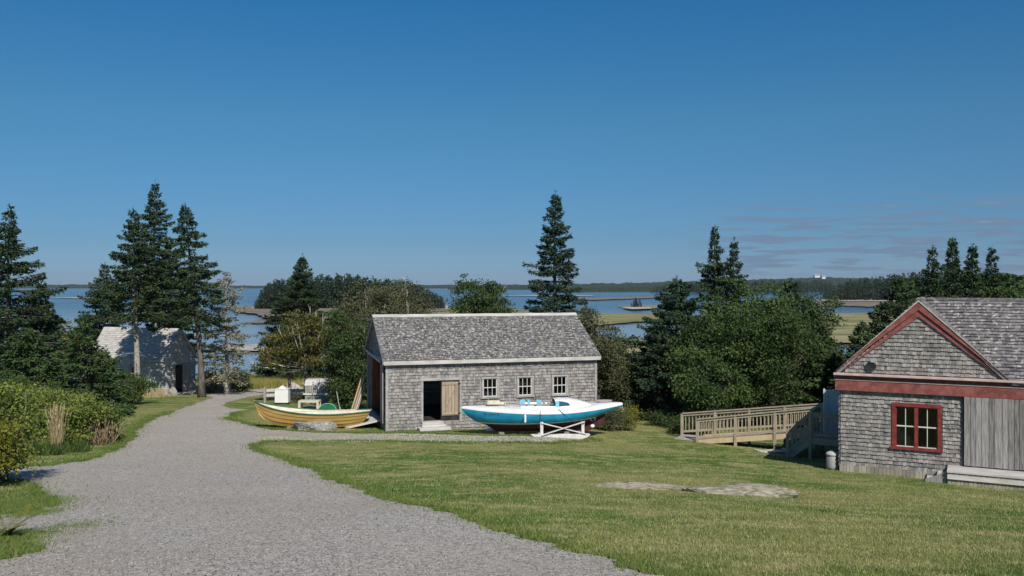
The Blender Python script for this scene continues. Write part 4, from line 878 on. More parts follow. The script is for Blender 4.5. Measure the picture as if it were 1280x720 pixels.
# ---------------------------------------------------------------- blue sailboat
BG = gz(1.0, 34.6)
sb = thing('blue_sailboat', 'turquoise-blue keelboat with white deck and maroon bottom propped on the grass before the boat shed', 'sailboat', (-1.97, 34.35, BG), R(4.5))
SX = [0, .3, .7, 1.3, 2.1, 3.0, 3.9, 4.7, 5.4, 6.0, 6.36]
SB = [.02, .20, .40, .64, .86, .97, .95, .80, .56, .28, .06]
SS = [1.07, 1.05, 1.02, .99, .96, .94, .95, .99, 1.05, 1.11, 1.15]
SBt = [.98, .74, .50, .34, .27, .25, .30, .46, .70, .94, 1.08]
SWL = [.50, .49, .49, .49, .50, .53, .57, .63, .68, .75, .85]
SX, SB, SS, SBt, SWL = [np.array(smooth_arr(a, 5)) for a in (SX, SB, SS, SBt, SWL)]
nB = len(SX)
def hp(i, z, k, out=0.0):
    q = max(0.0, min(1.0, (z - SBt[i]) / max(1e-3, SS[i] - SBt[i]))); y = SB[i] * (1 - (1 - q) ** 2.0) ** .6 + out; return (SX[i], k * y, SBt[i] + (SS[i] - SBt[i]) * q)
def hull_strip(zlo, zhi, name, m, rows=8, out=0.0):
    b = MB()
    for k in (-1, 1): b.grid([[hp(i, zlo(i) + (zhi(i) - zlo(i)) * r / rows, k, out) for i in range(nB)] for r in range(rows + 1)])
    return b.build(name, m, sb, smooth=True)
wl = lambda i: max(SWL[i], SBt[i]); wl2 = lambda i: min(SS[i], max(SWL[i] + .045, SBt[i]))
hull_strip(lambda i: SBt[i], wl, 'bottom', M_maroon); hull_strip(wl, wl2, 'boot_stripe', M_white, 1, .002); hb = hull_strip(wl2, lambda i: SS[i], 'topsides', M_blue, 8)
# bow patch of worn paint
b = MB(); b.grid([[hp(i, SBt[i] + (wl(i) - SBt[i]) * f, -1, .006) for i in range(3, 8)] for f in (.35, .98)]); b.build('worn_bow_patch', M_bowred, sb)
# light stem edge
b = MB(); b.tube([(SX[i] - .01, 0, SBt[i]) for i in range(0, 12, 2)] , [.022] * 6, 6); b.build('stem_band', M_cyan, sb)
ef = np.clip(np.minimum(SX / 1.6, (SX[-1] - SX) / .9) , 0, 1); ef = .35 + .65 * np.sqrt(ef)
dkm = MB(); ci0 = int(np.searchsorted(SX, 2.15)); ci1 = int(np.searchsorted(SX, 3.75))
for k in (-1, 1):
    dkm.grid([[(SX[i], k * (SB[i] + .012), SS[i] - .01) for i in range(nB)], [(SX[i], k * (SB[i] + .012), SS[i] + .105 * ef[i]) for i in range(nB)], [(SX[i], k * SB[i] * .97, SS[i] + .125 * ef[i]) for i in range(nB)], [(SX[i], k * SB[i] * .62, SS[i] + .155 * ef[i]) for i in range(nB)]])
    for (i0, i1) in ((0, ci0), (ci1, nB - 1)):
        dkm.grid([[(SX[i], k * SB[i] * .62, SS[i] + .155 * ef[i]) for i in range(i0, i1 + 1)], [(SX[i], 0, SS[i] + .175 * ef[i]) for i in range(i0, i1 + 1)]])
e = nB - 1; dkm.add([hp(e, SS[e], -1), hp(e, SS[e], 1), (SX[e], SB[e] + .012, SS[e] + .125 * ef[e]), (SX[e], -SB[e] - .012, SS[e] + .125 * ef[e])], [(0, 1, 2, 3)])
dkm.build('deck', M_white, sb, smooth=True)
wdl = MB()
for k in (-1, 1):
    wdl.grid([[(SX[i], k * SB[i] * .62, SS[i] + .165) for i in range(ci0, ci1 + 1)], [(SX[i], k * SB[i] * .55, .62) for i in range(ci0, ci1 + 1)]])
a, c = ci0, ci1; wdl.box(SX[a], SX[c], -SB[a] * .55, SB[a] * .55, .60, .63)
for i in (a, c): wdl.add([(SX[i], -SB[i] * .62, SS[i] + .165), (SX[i], SB[i] * .62, SS[i] + .165), (SX[i], SB[i] * .55, .62), (SX[i], -SB[i] * .55, .62)], [(0, 1, 2, 3)])
wdl.build('cockpit', M_white, sb)
for k in (-1, 1): b = MB(); b.grid([[(SX[i], k * SB[i] * .64, SS[i] + .15) for i in range(ci0, ci1 + 2)], [(SX[i], k * SB[i] * .61, SS[i] + .25) for i in range(ci0, ci1 + 2)], [(SX[i], k * SB[i] * .58, SS[i] + .15) for i in range(ci0, ci1 + 2)]]); b.build('coaming', M_white, sb)
for xx in (2.32, 2.62, 2.98): MB().box(xx, xx + (.20 if xx != 2.62 else .10), .30, .34, 1.00, 1.33).build('seat_back', M_cyan, sb)
for xx in (3.22, 3.40): MB().box(xx, xx + .10, .28, .33, 1.05, 1.30).build('cockpit_post', M_boardx, sb)
# cuddy
cu = MB(); st_ = [(3.62, .60, .30), (3.85, .60, .32), (4.2, .56, .30), (4.55, .48, .22), (4.9, .34, .10), (5.15, .2, .0)]
rows = []
for (xx, hw, ht) in st_:
    zd = float(np.interp(xx, SX, SS)) + .15; rows.append([(xx, -hw, zd), (xx, -hw * .93, zd + ht * .72), (xx, -hw * .6, zd + ht), (xx, 0, zd + ht * 1.06), (xx, hw * .6, zd + ht), (xx, hw * .93, zd + ht * .72), (xx, hw, zd)])
cu.grid(rows); cud = cu.build('cuddy', M_white, sb, smooth=True)
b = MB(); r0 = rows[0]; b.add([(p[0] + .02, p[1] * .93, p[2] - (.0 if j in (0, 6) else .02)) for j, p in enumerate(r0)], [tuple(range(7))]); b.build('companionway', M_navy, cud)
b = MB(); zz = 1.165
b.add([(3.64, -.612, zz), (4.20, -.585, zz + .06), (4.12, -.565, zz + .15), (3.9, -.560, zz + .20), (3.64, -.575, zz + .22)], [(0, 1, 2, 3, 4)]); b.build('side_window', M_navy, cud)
b = MB(); b.add([(3.63, -.617, zz - .005), (3.76, -.613, zz), (3.76, -.586, zz + .21), (3.63, -.583, zz + .225)], [(0, 1, 2, 3)]); b.build('window_curtain', M_cyan, cud)
kl = MB(); kl.prism([(.95, .42), (1.35, .15), (5.0, .13), (5.4, .3), (5.66, .58), (5.64, .80), (5.3, .74), (4.4, .50), (3, .35), (1.6, .40)], lambda a, b, t: (a, t, b), -.07, .07); kl.build('keel', M_maroon, sb)
MB().beam((5.34, -.073, .30), (5.42, -.073, .72), .012, .015, (0, 1, 0)).build('rudder_joint', M_black, sb)
for zc, rr2 in ((.62, .10), (.33, .065)): 
    b = MB(); b.prism([(5.16 + rr2 * 1.25 * math.cos(q * .6283), zc + rr2 * math.sin(q * .6283) * (1.2 if zc > .5 else 1)) for q in range(10)], lambda a, b, t: (a, t, b), -.085, -.071); b.build('zinc_patch', M_white, sb)
b = MB(); b.prism([(5.10, .56), (5.18, .50), (5.24, .57), (5.17, .64)], lambda a, b, t: (a, t, b), -.092, -.086); b.build('patch_hole', M_maroon, sb)
# lettering on the bow: too small to read in the photograph, so just its row of dark strokes
b = MB(); rr_ = random.Random(8); xx = .86
for i in range(9):
    if i == 2: xx += .05; continue
    ii = int(np.searchsorted(SX, xx)); zt = SS[ii] - .05; y_ = hp(ii, zt, -1, .006)[1]; y2 = hp(ii, zt - .07, -1, .006)[1]
    x2 = xx + .035
    for q in range(2):
        xq = xx + q * .03; b.add([(xq, y_, zt), (xq + .014, y_ - .002, zt), (xq + .014, y2 - .002, zt - .07), (xq, y2, zt - .07)], [(0, 1, 2, 3)])
    zz_ = zt - rr_.choice([0, .03, .055]); b.add([(xx, y_ - .003, zz_), (xx + .044, y_ - .003, zz_), (xx + .044, y_ + .003, zz_ - .014), (xx, y_ + .003, zz_ - .014)], [(0, 1, 2, 3)])
    xx += .065
b.build('lettering', M_navy, sb)
b = MB(); b.box(3.72, 4.0, -.93, -.90, 1.05, 1.075).build('name_plate', M_metal, sb)
for xx in (1.72, 1.86): MB().tube([(xx, -.35, 1.14), (xx, -.35, 1.50)], [.013, .013], 6).build('stanchion', M_metal, sb)
MB().tube([(1.05, .05, 1.2), (1.03, .05, 1.78)], [.018, .014], 6).build('mooring_post', M_boardx, sb)
b = MB(); b.beam((1.0, .0, 1.30), (2.3, .12, 1.24), .05, .05); b.beam((2.0, -.2, 1.20), (4.0, -.35, 1.25), .03, .03); b.build('boom', M_boardx, sb)
bc = MB(); bc.box(.98, 1.5, -.22, .16, 1.21, 1.36); bc.box(1.5, 1.72, -.16, .1, 1.20, 1.30); o = bc.build('canvas_bundle', M_cream, None, bevel=.03); o.location = sb.location; o.rotation_euler = sb.rotation_euler; tag(o, 'pale folded canvas bundle lying on the foredeck of the blue sailboat', 'canvas bundle')
co = MB(); rr_ = random.Random(6)
for q in range(5): co.tube([(5.62 + (.20 + .02 * q) * math.cos(t * .5236) * 1.15, (.13) * math.sin(t * .5236), 1.235 + .02 * q) for t in range(13)], [.02] * 13, 6)
o = co.build('rope_coil', M_boardx); o.location = sb.location; o.rotation_euler = sb.rotation_euler; tag(o, 'dark coil of rope on the white deck near the right tip of the sailboat', 'rope')
fn = MB(); fn.tube([(2.40, -.975, 1.02), (2.40, -.985, .96)], [.006, .006], 5); fn.lathe([(.02, .62), (.045, .66), (.045, .88), (.02, .95)], (2.40, -1.01, 0), 12); o = fn.build('fender', M_white); o.location = sb.location; o.rotation_euler = sb.rotation_euler; tag(o, 'small white fender hanging over the blue side of the sailboat', 'fender')
for (p, q, q2, lb) in (((2.98, -.99, 1.08), (2.98, -1.01, .85), (3.02, -1.08, .42), 'thin rope hanging straight down the blue hull to the cradle post'), ((3.68, -.99, 1.12), (4.05, -.985, .80), (4.30, -1.08, .62), 'thin rope running slantwise down the blue hull to the cradle brace')):
    b = MB(); b.tube([p, q, q2], [.010] * 3, 5); o = b.build('rope', M_black); o.location = sb.location; o.rotation_euler = sb.rotation_euler; tag(o, lb, 'rope')
# cradle: white sled with X braces
cr = thing('boat_cradle', 'white wooden cradle with crossed braces under the blue sailboat', 'boat cradle', sb.location, R(4.5))
for yy, nm in ((-1.12, 0), (1.05, 1)):
    b = MB(); b.prism([(2.60, .20), (2.78, .08), (3.15, -.02), (4.45, -.02), (4.75, .06), (4.88, .17), (4.84, .20)], lambda a, b_, t: (a, t, b_), yy - .07, yy + .07); b.build('runner', M_whitewood, cr)
    for xx in (3.02, 4.60): MB().box(xx - .055, xx + .055, yy - .055, yy + .055, .202, .66).build('post', M_whitewood, cr)
    MB().beam((3.0, yy - .075, .64), (4.72, yy - .075, .20), .03, .09, (0, 1, 0)).build('brace', M_whitewood, cr); MB().beam((4.66, yy - .108, .68), (3.0, yy - .108, .18), .03, .10, (0, 1, 0)).build('brace', M_whitewood, cr)
for xx in (3.02, 4.60): MB().box(xx - .06, xx + .06, -1.06, 1.0, .02, .125).build('cross_beam', M_whitewood, cr)
b = MB(); b.add([(2.60, -1.06, .165), (2.72, .2, .165), (3.4, .9, .165), (4.82, .9, .165), (4.82, -1.06, .165), (2.60, -1.06, .135), (2.72, .2, .135), (3.4, .9, .135), (4.82, .9, .135), (4.82, -1.06, .135)], [(0, 4, 3, 2, 1), (5, 6, 7, 8, 9), (0, 1, 6, 5), (0, 5, 9, 4)])
for i, (xx, lb) in enumerate(((1.55, 'dark timber block under the keel near the left end of the sailboat'), (4.1, 'dark timber block under the keel behind the cradle braces'))):
    o = MB().box(xx - .1, xx + .1, -.35, .35, -.15, .14).build('keel_block', M_board); o.location = sb.location; o.rotation_euler = sb.rotation_euler; tag(o, lb, 'timber block')

# ---------------------------------------------------------------- clutter behind the dory
def place(o, px, d, rz=0, dz=0): x, y, z = W(px, d); o.location = (x, y, z + dz); o.rotation_euler = (0, 0, rz); return o
t = thing('white_box', 'tall plain white box standing in the grass behind the dory', 'box', (0, 0, 0)); place(t, 353, 50)
MB().box(-.38, .38, -.25, .25, .12, .86).build('body', M_white, t, bevel=.01); MB().box(-.40, .40, -.27, .27, .865, .90).build('lid', M_white, t); MB().box(-.34, .34, -.22, .22, -.05, .115).build('base', M_dark, t)  # dark base paints the shaded gap under the box
MB().prism([(-.2, .902), (-.12, 1.02), (0, 1.08), (.1, 1.0), (.24, .902)], lambda a, b, t_: (a, t_, b), -.1, .12).build('cover_bundle', M_white, t)
t = thing('slatted_hutch', 'small hutch with pale lid and dark slatted sides under the tree behind the dory', 'hutch', (0, 0, 0)); place(t, 397, 51)
b = MB()
for i in range(11): b.box(-.64 + i * .118, -.64 + i * .118 + .085, -.34, -.31, .62, 1.04)
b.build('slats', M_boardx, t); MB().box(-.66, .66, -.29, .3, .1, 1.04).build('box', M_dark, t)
MB().prism([(-.36, 1.05), (-.10, 1.34), (.34, 1.40), (.34, 1.05)], lambda a, b, t_: (t_, a, b), -.70, .70).build('lid', M_palewood, t, bevel=.02)
MB().box(-.76, .76, -.38, -.30, .54, .61).build('ledge', M_white, t); MB().box(-.66, .66, -.33, -.295, .0, .53).build('lower_board', M_board, t)
for xx in (-.6, .6): MB().box(xx - .04, xx + .04, -.3, .3, -.1, .099).build('foot', M_board, t)
t = thing('trestle_table', 'low cream wooden frame table behind the dory amidships', 'table', (0, 0, 0)); place(t, 387, 44.5)
MB().box(-.52, .52, -.3, .3, .56, .63).build('top', M_cream, t)
for a_, b_ in ((-.46, -.25), (.46, -.25), (-.46, .25), (.46, .25)): MB().box(a_ - .055, a_ + .055, b_ - .04, b_ + .04, -.1, .559).build('leg', M_cream, t)
MB().box(-.40, .40, -.27, -.24, .14, .22).build('stretcher', M_cream, t)
o = MB().prism([(-.4, .14), (-.3, .40), (.05, .44), (.38, .40), (.45, .16)], lambda a, b, t_: (a, t_, b), -.1, .2).build('net_pile', M_board); place(o, 387, 45.2, dz=-.02); o.location.z = gz(o.location.x, o.location.y) - .14; tag(o, 'grey heap of netting under the low cream table', 'netting')
t = thing('green_skiff_end', 'rounded green covered dinghy end just behind the dory stern', 'dinghy', (0, 0, 0)); place(t, 411, 42.5)
rows = [];
for j in range(8):
    f = j / 7; w_ = .44 * math.sqrt(max(.05, 1 - (f * 1.0) ** 2 * .8)); hgt = .50 * (1 - .35 * f * f)
    rows.append([(w_ * math.cos(a_) * 1.0, -.3 + f * 1.3, .12 + hgt * max(0, math.sin(a_)) ** .8) for a_ in np.linspace(math.pi, 0, 13)])
b = MB(); b.grid(rows); b.add(rows[0], [tuple(range(13))]); b.add(rows[-1], [tuple(range(12, -1, -1))]); b.build('canvas', M_greend, t, smooth=False)
b = MB(); b.tube([(p[0] * 1.02, -.31, p[2] + .01) for p in rows[0]], [.028] * 13, 6); b.build('rim', mat('pale_green_paint', (.16, .34, .25), (.22, .40, .30)), t)
for xx in (-.3, .3): MB().box(xx - .04, xx + .04, -.25, .8, -.12, .119).build('bearer', M_cream, t)
t = thing('boat_hook', 'long thin pale pole leaning up beside the green dinghy', 'pole', (0, 0, 0)); place(t, 426, 43)
MB().tube([(0.02, 0, -.1), (-.26, .25, 1.12)], [.018, .014], 6).build('pole', M_palewood, t)
t = thing('red_buoy', 'small faded red buoy hanging by the pole behind the dory', 'buoy', (0, 0, 0)); place(t, 425.5, 42.4)
MB().lathe([(.02, 0), (.085, .05), (.10, .14), (.08, .24), (.03, .30)], (0, 0, .02), 12).build('float', mat('faded_red', (.45, .09, .07), (.55, .18, .14)), t, smooth=True); MB().tube([(0, 0, .3), (0, 0, .42)], [.015, .015], 6).build('spindle', M_cream, t)
t = thing('fence_post', 'lone grey wooden post in the grass left of the white box', 'post', (0, 0, 0)); place(t, 331, 51.5)
MB().box(-.065, .065, -.065, .065, -.15, .88).build('post_body', M_board, t, bevel=.01); MB().box(-.07, .07, -.07, .07, .882, .91).build('cap', M_boardx, t)
t = thing('log_rail', 'long pale low rail running behind the white box', 'rail', (0, 0, 0)); place(t, 332, 57)
MB().beam((0, 0, .42), (5.2, .4, .42), .14, .16).build('beam', M_palewood, t); MB().beam((0, 0, .12), (5.2, .4, .14), .14, .18).build('beam', M_palewood, t)
for xx in (.4, 2.6, 4.8): MB().box(xx - .08, xx + .08, xx * .077 + .09, xx * .077 + .22, -.1, .52).build('post', M_palewood, t)
t = thing('trail_sign', 'tiny white blank sign in the dry grass left of the path', 'sign', (0, 0, 0)); place(t, 122, 49)
MB().box(-.25, .25, -.015, .015, .30, .52).build('panel', M_white, t); MB().box(-.03, .03, .017, .05, -.1, .50).build('stake', M_board, t)

# ---------------------------------------------------------------- far shores and islands
def ridge(name, az0, az1, d, depth, prof, seed, m=M_woods, tz=lambda a: 0, n=260, jag=2.0):
    """a wooded low hill: front foot at the waterline, canopy rising to prof(px) metres, real depth behind"""
    rnd = np.random.RandomState(seed); rows = []
    pxs = np.linspace(az0, az1, n)
    for j in range(14):
        f = j / 13; r = []
        for p in pxs:
            hgt = prof(p) * (1 - (1 - min(1, f * 1.5)) ** 2.2); dd_ = d + depth * f + 60 * math.sin(p * .021 + seed)
            zz_ = SEA + (0 if j == 0 else 5 + hgt * .9 + rnd.normal(0, jag) * min(1, .5 + hgt / 20)); r.append(((p - 640) / F * dd_, dd_, zz_))
        rows.append(r)
    b = MB(); b.grid(rows); o = b.build(name, m); tag(o, None, None, kind='structure'); return o
def woodland(name, label, pts, hts, seed, m=M_woods, ww=.22, nq=46, base=SEA + .3):
    """many separate little conifers read as one mass: kind = stuff"""
    rnd = np.random.RandomState(seed); Q = []
    for (x, y, zb), H in zip(pts, hts):
        kind = rnd.rand(); f = rnd.uniform(.03, 1, nq) ** .8; rad = H * ww * ((1 - f) if kind < .72 else np.sqrt(np.maximum(0, 1 - (2 * f - 1) ** 2)) * .95) * rnd.uniform(.5, 1.1, nq); a = rnd.uniform(0, 6.28, nq)
        P = np.stack([x + np.cos(a) * rad * .5, y + np.sin(a) * rad * .5, zb + H * f], 1); D = np.stack([np.cos(a), np.sin(a), rnd.uniform(-.5, .3, nq)], 1)
        Q.append(leaves(P, D, H * .13 * (1.15 - f * .6), H * .10 * (1.2 - f * .8), rnd))
        top = np.array([[x, y, zb + H * .86]]); Q.append(leaves(top, np.array([[0, 0, 1.0]]), H * .15, H * .04, rnd)); tr = np.array([[x, y, zb - .5]]); Q.append(leaves(tr, np.array([[0, 0, 1.0]]), H * .9, H * .05, rnd))
    o = quads_obj(name, np.concatenate(Q), m); tag(o, label, 'woodland', kind='stuff'); return o
def plant(px0, px1, d0, d1, n, topf, seed, zb=SEA + .3):
    rnd = np.random.RandomState(seed); p = rnd.uniform(px0, px1, n); d = d0 + (d1 - d0) * rnd.rand(n); pts = []; hts = []
    for a, b in zip(p, d):
        top = (HY - topf(a)) / F * b; z0 = zb; H = (top - z0) * rnd.uniform(.62, 1.04)
        if H > 1: pts.append(((a - 640) / F * b, b, z0)); hts.append(H)
    return pts, hts
M_island = mat('island_ground', (.10, .10, .05), (.2, .18, .1), scale=.1)
ridge('far_shore', -900, 760, 3400, 900, lambda p: 7 + 3 * math.sin(p * .013), 1, jag=1.5)
ridge('far_shore', 560, 2100, 2300, 900, lambda p: float(np.interp(p, [560, 640, 760, 860, 960, 1020, 1100, 1300, 2100], [1, 7, 12, 20, 27, 35, 30, 33, 30])), 2, jag=2.2, n=420)
ridge('far_shore', 690, 1010, 1500, 250, lambda p: float(np.interp(p, [690, 760, 812, 850, 1010], [0, 1, 3, 10, 10])), 3, jag=1.5)
tp_ = lambda xs_, ys_: (lambda p: float(np.interp(p, xs_, ys_)))
pt, ht = plant(318, 556, 392, 430, 620, tp_([318, 326, 340, 360, 400, 440, 470, 500, 530, 556], [378, 362, 351, 348, 343, 343, 347, 351, 359, 372]), 4)
woodland('island_woods', 'dark wooded island across the water left of centre', pt, ht, 4, nq=60)
seasheet('island_shore', [(312, 386.4), (330, 387.6), (420, 388.5), (560, 388), (560, 383), (420, 383.4), (330, 384)], M_sand, .7, seed=21)
pt, ht = plant(1030, 1180, 600, 700, 330, tp_([1030, 1045, 1060, 1085, 1110, 1140, 1180], [362, 355, 350, 347, 344, 340, 342]), 5)
woodland('point_woods', 'wooded point across the inlet beyond the right-hand building', pt, ht, 5, nq=50)
seasheet('point_shore', [(1020, 377.4), (1060, 378), (1180, 378.6), (1180, 375), (1060, 374.6), (1020, 375.6)], M_sand, .9, seed=22)
pt, ht = plant(812, 1040, 1230, 1330, 520, tp_([812, 830, 860, 1040], [362, 354, 351, 350]), 6)
woodland('point_woods', 'low wooded point beyond the water right of the tall lone spruce', pt, ht, 6, nq=30)
pt, ht = plant(783, 806, 420, 430, 9, tp_([783, 790, 797, 806], [384, 376, 370, 382]), 7)
woodland('islet_thicket', 'tiny clump of conifers on the marsh islet right of the boat shed', pt, ht, 7, nq=200, ww=.4)
seasheet('islet', [(776, 386), (790, 385), (812, 385.4), (815, 387.5), (790, 388.4)], M_sand, .7, seed=23)
pt, ht = plant(1130, 1330, 90, 150, 150, tp_([1130, 1200, 1260, 1330], [352, 344, 346, 340]), 8, zb=-10.5)
woodland('rear_woods', 'green thicket beyond the ridge of the red-trimmed building', pt, ht, 8, nq=240, m=M_leafd)
for px, top, lb in ((1066, 318, 'thin radio mast on the skyline, left one and taller'), (1145, 321, 'thin radio mast on the skyline behind the spruce group, right one')):
    d = 2500; x = (px - 640) / F * d; z1 = zat(top, d); t = thing('radio_mast', lb, 'mast', (x, d, 20), group='radio masts')
    b = MB(); b.tube([(0, 0, 0), (0, 0, z1 - 20)], [1.0, .55], 6); b.build('pole', M_metal, t); b = MB(); b.tube([(0, 0, z1 - 22), (0, 0, z1 - 16)], [.3, .1], 5); b.build('tip', M_metal, t)
for px, py, w_, lb in ((1021, 346, 7, 'white house on the far wooded ridge, left of the masts'), (1029, 347.5, 4.5, 'small white outbuilding beside the white house on the far ridge')):
    d = 2350; x = (px - 640) / F * d; z1 = zat(py, d); t = thing('white_house', lb, 'house', (x, d, z1 - 2), group='white houses on the ridge')
    MB().box(-w_, w_, -5, 5, 0, 5).build('wall', M_white, t); MB().prism([(-6, 5.02), (6, 5.02), (0, 8.5)], lambda a, b, t_: (t_, a, b), -w_ - 1, w_ + 1).build('roof', M_metal, t)

# ---------------------------------------------------------------- trees
G1 = 'spruces at the left edge'; G2 = 'spruces over the small shed'; G3 = 'spruces of the right-hand grove'; G4 = 'row of spruces behind the red-trimmed building'
spruce('spruce_tree', 'tall broad dark spruce cut by the left edge of the photo', 12, 257, 44, 3.5, base=.02, seed=1, group=G1)
spruce('spruce_tree', 'mid-height dark spruce right of the tall one at the left edge', 52, 352, 47, 2.6, base=.02, seed=2, group=G1)
spruce('spruce_tree', 'low bushy young spruce with sweeping lower branches left of the small shed', 104, 398, 42, 2.3, base=.0, seed=3, m=M_spruce2, power=.75, group=G1)
spruce('spruce_tree', 'short dark spruce behind the rose hedge', 38, 412, 38, 2.2, base=.0, seed=4, m=M_spruce2, power=.75, group=G1)
spruce('spruce_tree', 'dark spruce at the far left behind the tall edge spruce', -38, 300, 49, 3.4, base=.02, seed=5, group=G1)
spruce('spruce_tree', 'small spruce low in front of the small shed wall', 128, 436, 46, 1.7, base=.0, seed=6, m=M_spruce2, power=.7, group=G1)
broadleaf('birch_tree', 'yellow-green leafy tree between the left spruces', 76, 392, 50, egg(Htop(76, 392, 50), 1.5, .2, 3), 3, M_leafy, n=7000, leaf=.13, base_r=.09)
spruce('spruce_tree', 'spruce with a bare pale lower trunk standing before the small shed', 171, 260, 56.5, 2.1, base=.45, seed=11, bark=M_palebark, group=G2, lean=(-.25, 0), stubs=True, power=.8)
spruce('spruce_tree', 'tallest spruce, rising over the small shed roof', 194, 225, 66.0, 2.8, base=.36, seed=12, group=G2, bark=M_palebark, power=.8)
spruce('spruce_tree', 'tall spruce on the right above the small shed gable', 252, 253, 57.0, 2.3, base=.42, seed=13, group=G2, lean=(-1.35, .6), power=.75, droop=.32)
spruce('spruce_tree', 'shorter shaded spruce left of the shed cluster', 131, 328, 67.5, 3.0, base=.15, seed=14, group=G2, power=.75)
spruce('spruce_tree', 'second-row spruce filling the middle of the shed cluster', 212, 300, 69, 3.3, base=.25, seed=15, group=G2, power=.7)
spruce('lichen_spruce', 'sparse half-dead spruce hung with pale lichen right of the small shed', 283, 340, 60.5, 2.1, base=.16, seed=16, m=M_lichen, bark=M_palebark, dens=.42, power=.55, irregular=.4, stubs=True)
spruce('spruce_tree', 'dark spruce standing by the water beyond the orange-tinged tree', 378, 317, 82, 4.0, base=.05, seed=17, power=.75, twig=1.25)
spruce('spruce_tree', 'small dark spruce just left of the shore spruce', 352, 366, 84, 2.9, base=.03, seed=18, power=.7, twig=1.3)
spruce('spruce_tree', 'tall lone spruce rising behind the boat shed roof', 694, 239, 53, 2.45, base=.10, seed=19, power=.72, m=M_bluespruce, droop=.18, irregular=.18)
D = 52.0; k_ = D / F
broadleaf('turning_tree', 'spreading tree with orange-tinged leaves behind the white box and hutch', 384, 396, D, [(0, 0, 4.0, 1.9, 1.6, 1.1), (-1.3, 0, 3.1, 1.4, 1.2, .7), (-2.3, -.2, 2.4, .9, .8, .45), (1.2, .3, 3.6, 1.3, 1.2, .9), (-.2, -.3, 4.7, 1.2, 1.0, .6), (-1.9, 0, 3.6, .8, .8, .4), (.9, -.4, 2.6, 1.0, .9, .6)], 21, M_leafo, bark=M_bark, n=13000, leaf=.12, clump=.36, baresticks=16, dx=-.1, base_r=.13, fork=.35)
broadleaf('alder_tree', 'dense green leafy tree against the left gable of the boat shed', 440, 385, 46.5, egg(Htop(440, 385, 46.5), 1.75, .02, 22, 8), 22, M_leafd, n=22000, leaf=.11, baresticks=5, clump=.40)
broadleaf('alder_tree', 'olive-green tree rising behind the left end of the boat shed roof', 462, 346, 54, egg(Htop(462, 346, 54), 2.4, .1, 23, 8), 23, M_leafg, n=22000, leaf=.12, baresticks=10)
broadleaf('alder_tree', 'olive tree with bare pale twigs behind the boat shed roof', 508, 350, 60, egg(Htop(508, 350, 60), 2.9, .1, 24, 9), 24, M_leafg, n=18000, leaf=.12, baresticks=30, clump=.45)
broadleaf('alder_tree', 'dark leafy tree half hidden left of the orange-tinged tree', 362, 408, 60, egg(Htop(362, 408, 60), 1.6, .2, 25, 5), 25, M_leafd, n=9000, leaf=.12)
broadleaf('round_tree', 'rounded dark deciduous tree showing above the middle of the boat shed roof', 592, 334, 66, egg(Htop(592, 334, 66) * .97, 2.3, .42, 26, 11), 26, M_leafd, n=12000, leaf=.14, clump=.45, baresticks=4, fork=.55)
broadleaf('round_tree', 'small low deciduous tree right of the rounded one behind the roof', 622, 366, 64, egg(Htop(622, 366, 64), 1.2, .4, 27, 5), 27, M_leafd, n=5000, leaf=.14)
broadleaf('alder_tree', 'mid-green bushy tree at the right end of the boat shed', 748, 388, 45, egg(Htop(748, 388, 45), 1.9, .0, 28, 9), 28, M_leafg, n=24000, leaf=.10)
broadleaf('alder_tree', 'bushy olive tree right of the one at the boat shed end', 778, 412, 49, egg(Htop(778, 412, 49), 1.7, .0, 29, 7), 29, M_leafd, n=15000, leaf=.11, baresticks=3)
broadleaf('alder_tree', 'low olive bush beside the pale dead branch', 800, 440, 53, egg(Htop(800, 440, 53), 1.5, .0, 30, 6), 30, M_leafd, n=9000, leaf=.11)
x, y, z = W(800, 47.5); t = thing('dead_branch', 'bare pale dead limb sticking out between the bushes right of the boat shed', 'dead branch', (x, y, z))
b = MB(); b.tube([(.7, 0, 0), (.35, 0, 1.4), (-.1, 0, 2.5), (-.75, 0, 3.35)], [.07, .055, .035, .012], 6); b.tube([(-.1, 0, 2.5), (-.2, .1, 3.0), (-.15, .1, 3.5)], [.025, .02, .008], 5); b.tube([(.2, 0, 1.8), (-.35, 0, 2.5), (-.9, 0, 2.7)], [.03, .02, .008], 5); b.tube([(-.35, 0, 2.8), (-.8, 0, 3.0), (-1.0, 0, 3.3)], [.02, .014, .006], 5); b.build('limb', M_deadwood, t, smooth=True)
spruce('spruce_tree', 'dark wide spruce at the left side of the right-hand grove', 846, 346, 46, 3.5, base=.0, dens=1.5, seed=31, m=M_bluespruce, power=.62, group=G3)
spruce('spruce_tree', 'low dark spruce at the outer left foot of the right-hand grove', 824, 402, 44.5, 2.3, base=.0, seed=52, m=M_bluespruce, power=.6, group=G3, dens=1.3)
spruce('spruce_tree', 'taller of the twin pointed spruces above the right-hand grove', 893, 283, 52, 2.3, base=.05, seed=32, group=G3, irregular=.35)
spruce('spruce_tree', 'shorter of the twin pointed spruces above the right-hand grove', 917, 298, 50, 2.1, base=.05, seed=33, group=G3, irregular=.3)
spruce('spruce_tree', 'spruce at the right side of the grove, left of the building', 988, 349, 45, 3.0, base=.0, seed=34, group=G3, power=.7)
spruce('spruce_tree', 'low spruce with drooping boughs behind the wooden ramp', 1016, 385, 44, 2.7, base=.0, seed=35, group=G3, power=.65, m=M_spruce2)
broadleaf('maple_tree', 'leafy tree filling the left shoulder of the right-hand grove', 876, 358, 45, egg(Htop(876, 358, 45), 2.5, .0, 57, 9), 57, M_leafd, n=20000, leaf=.11)
broadleaf('maple_tree', 'leafy tree on the right shoulder of the grove behind the low drooping spruce', 1000, 360, 48, egg(Htop(1000, 360, 48), 2.4, .0, 58, 8), 58, M_leafd, n=16000, leaf=.12)
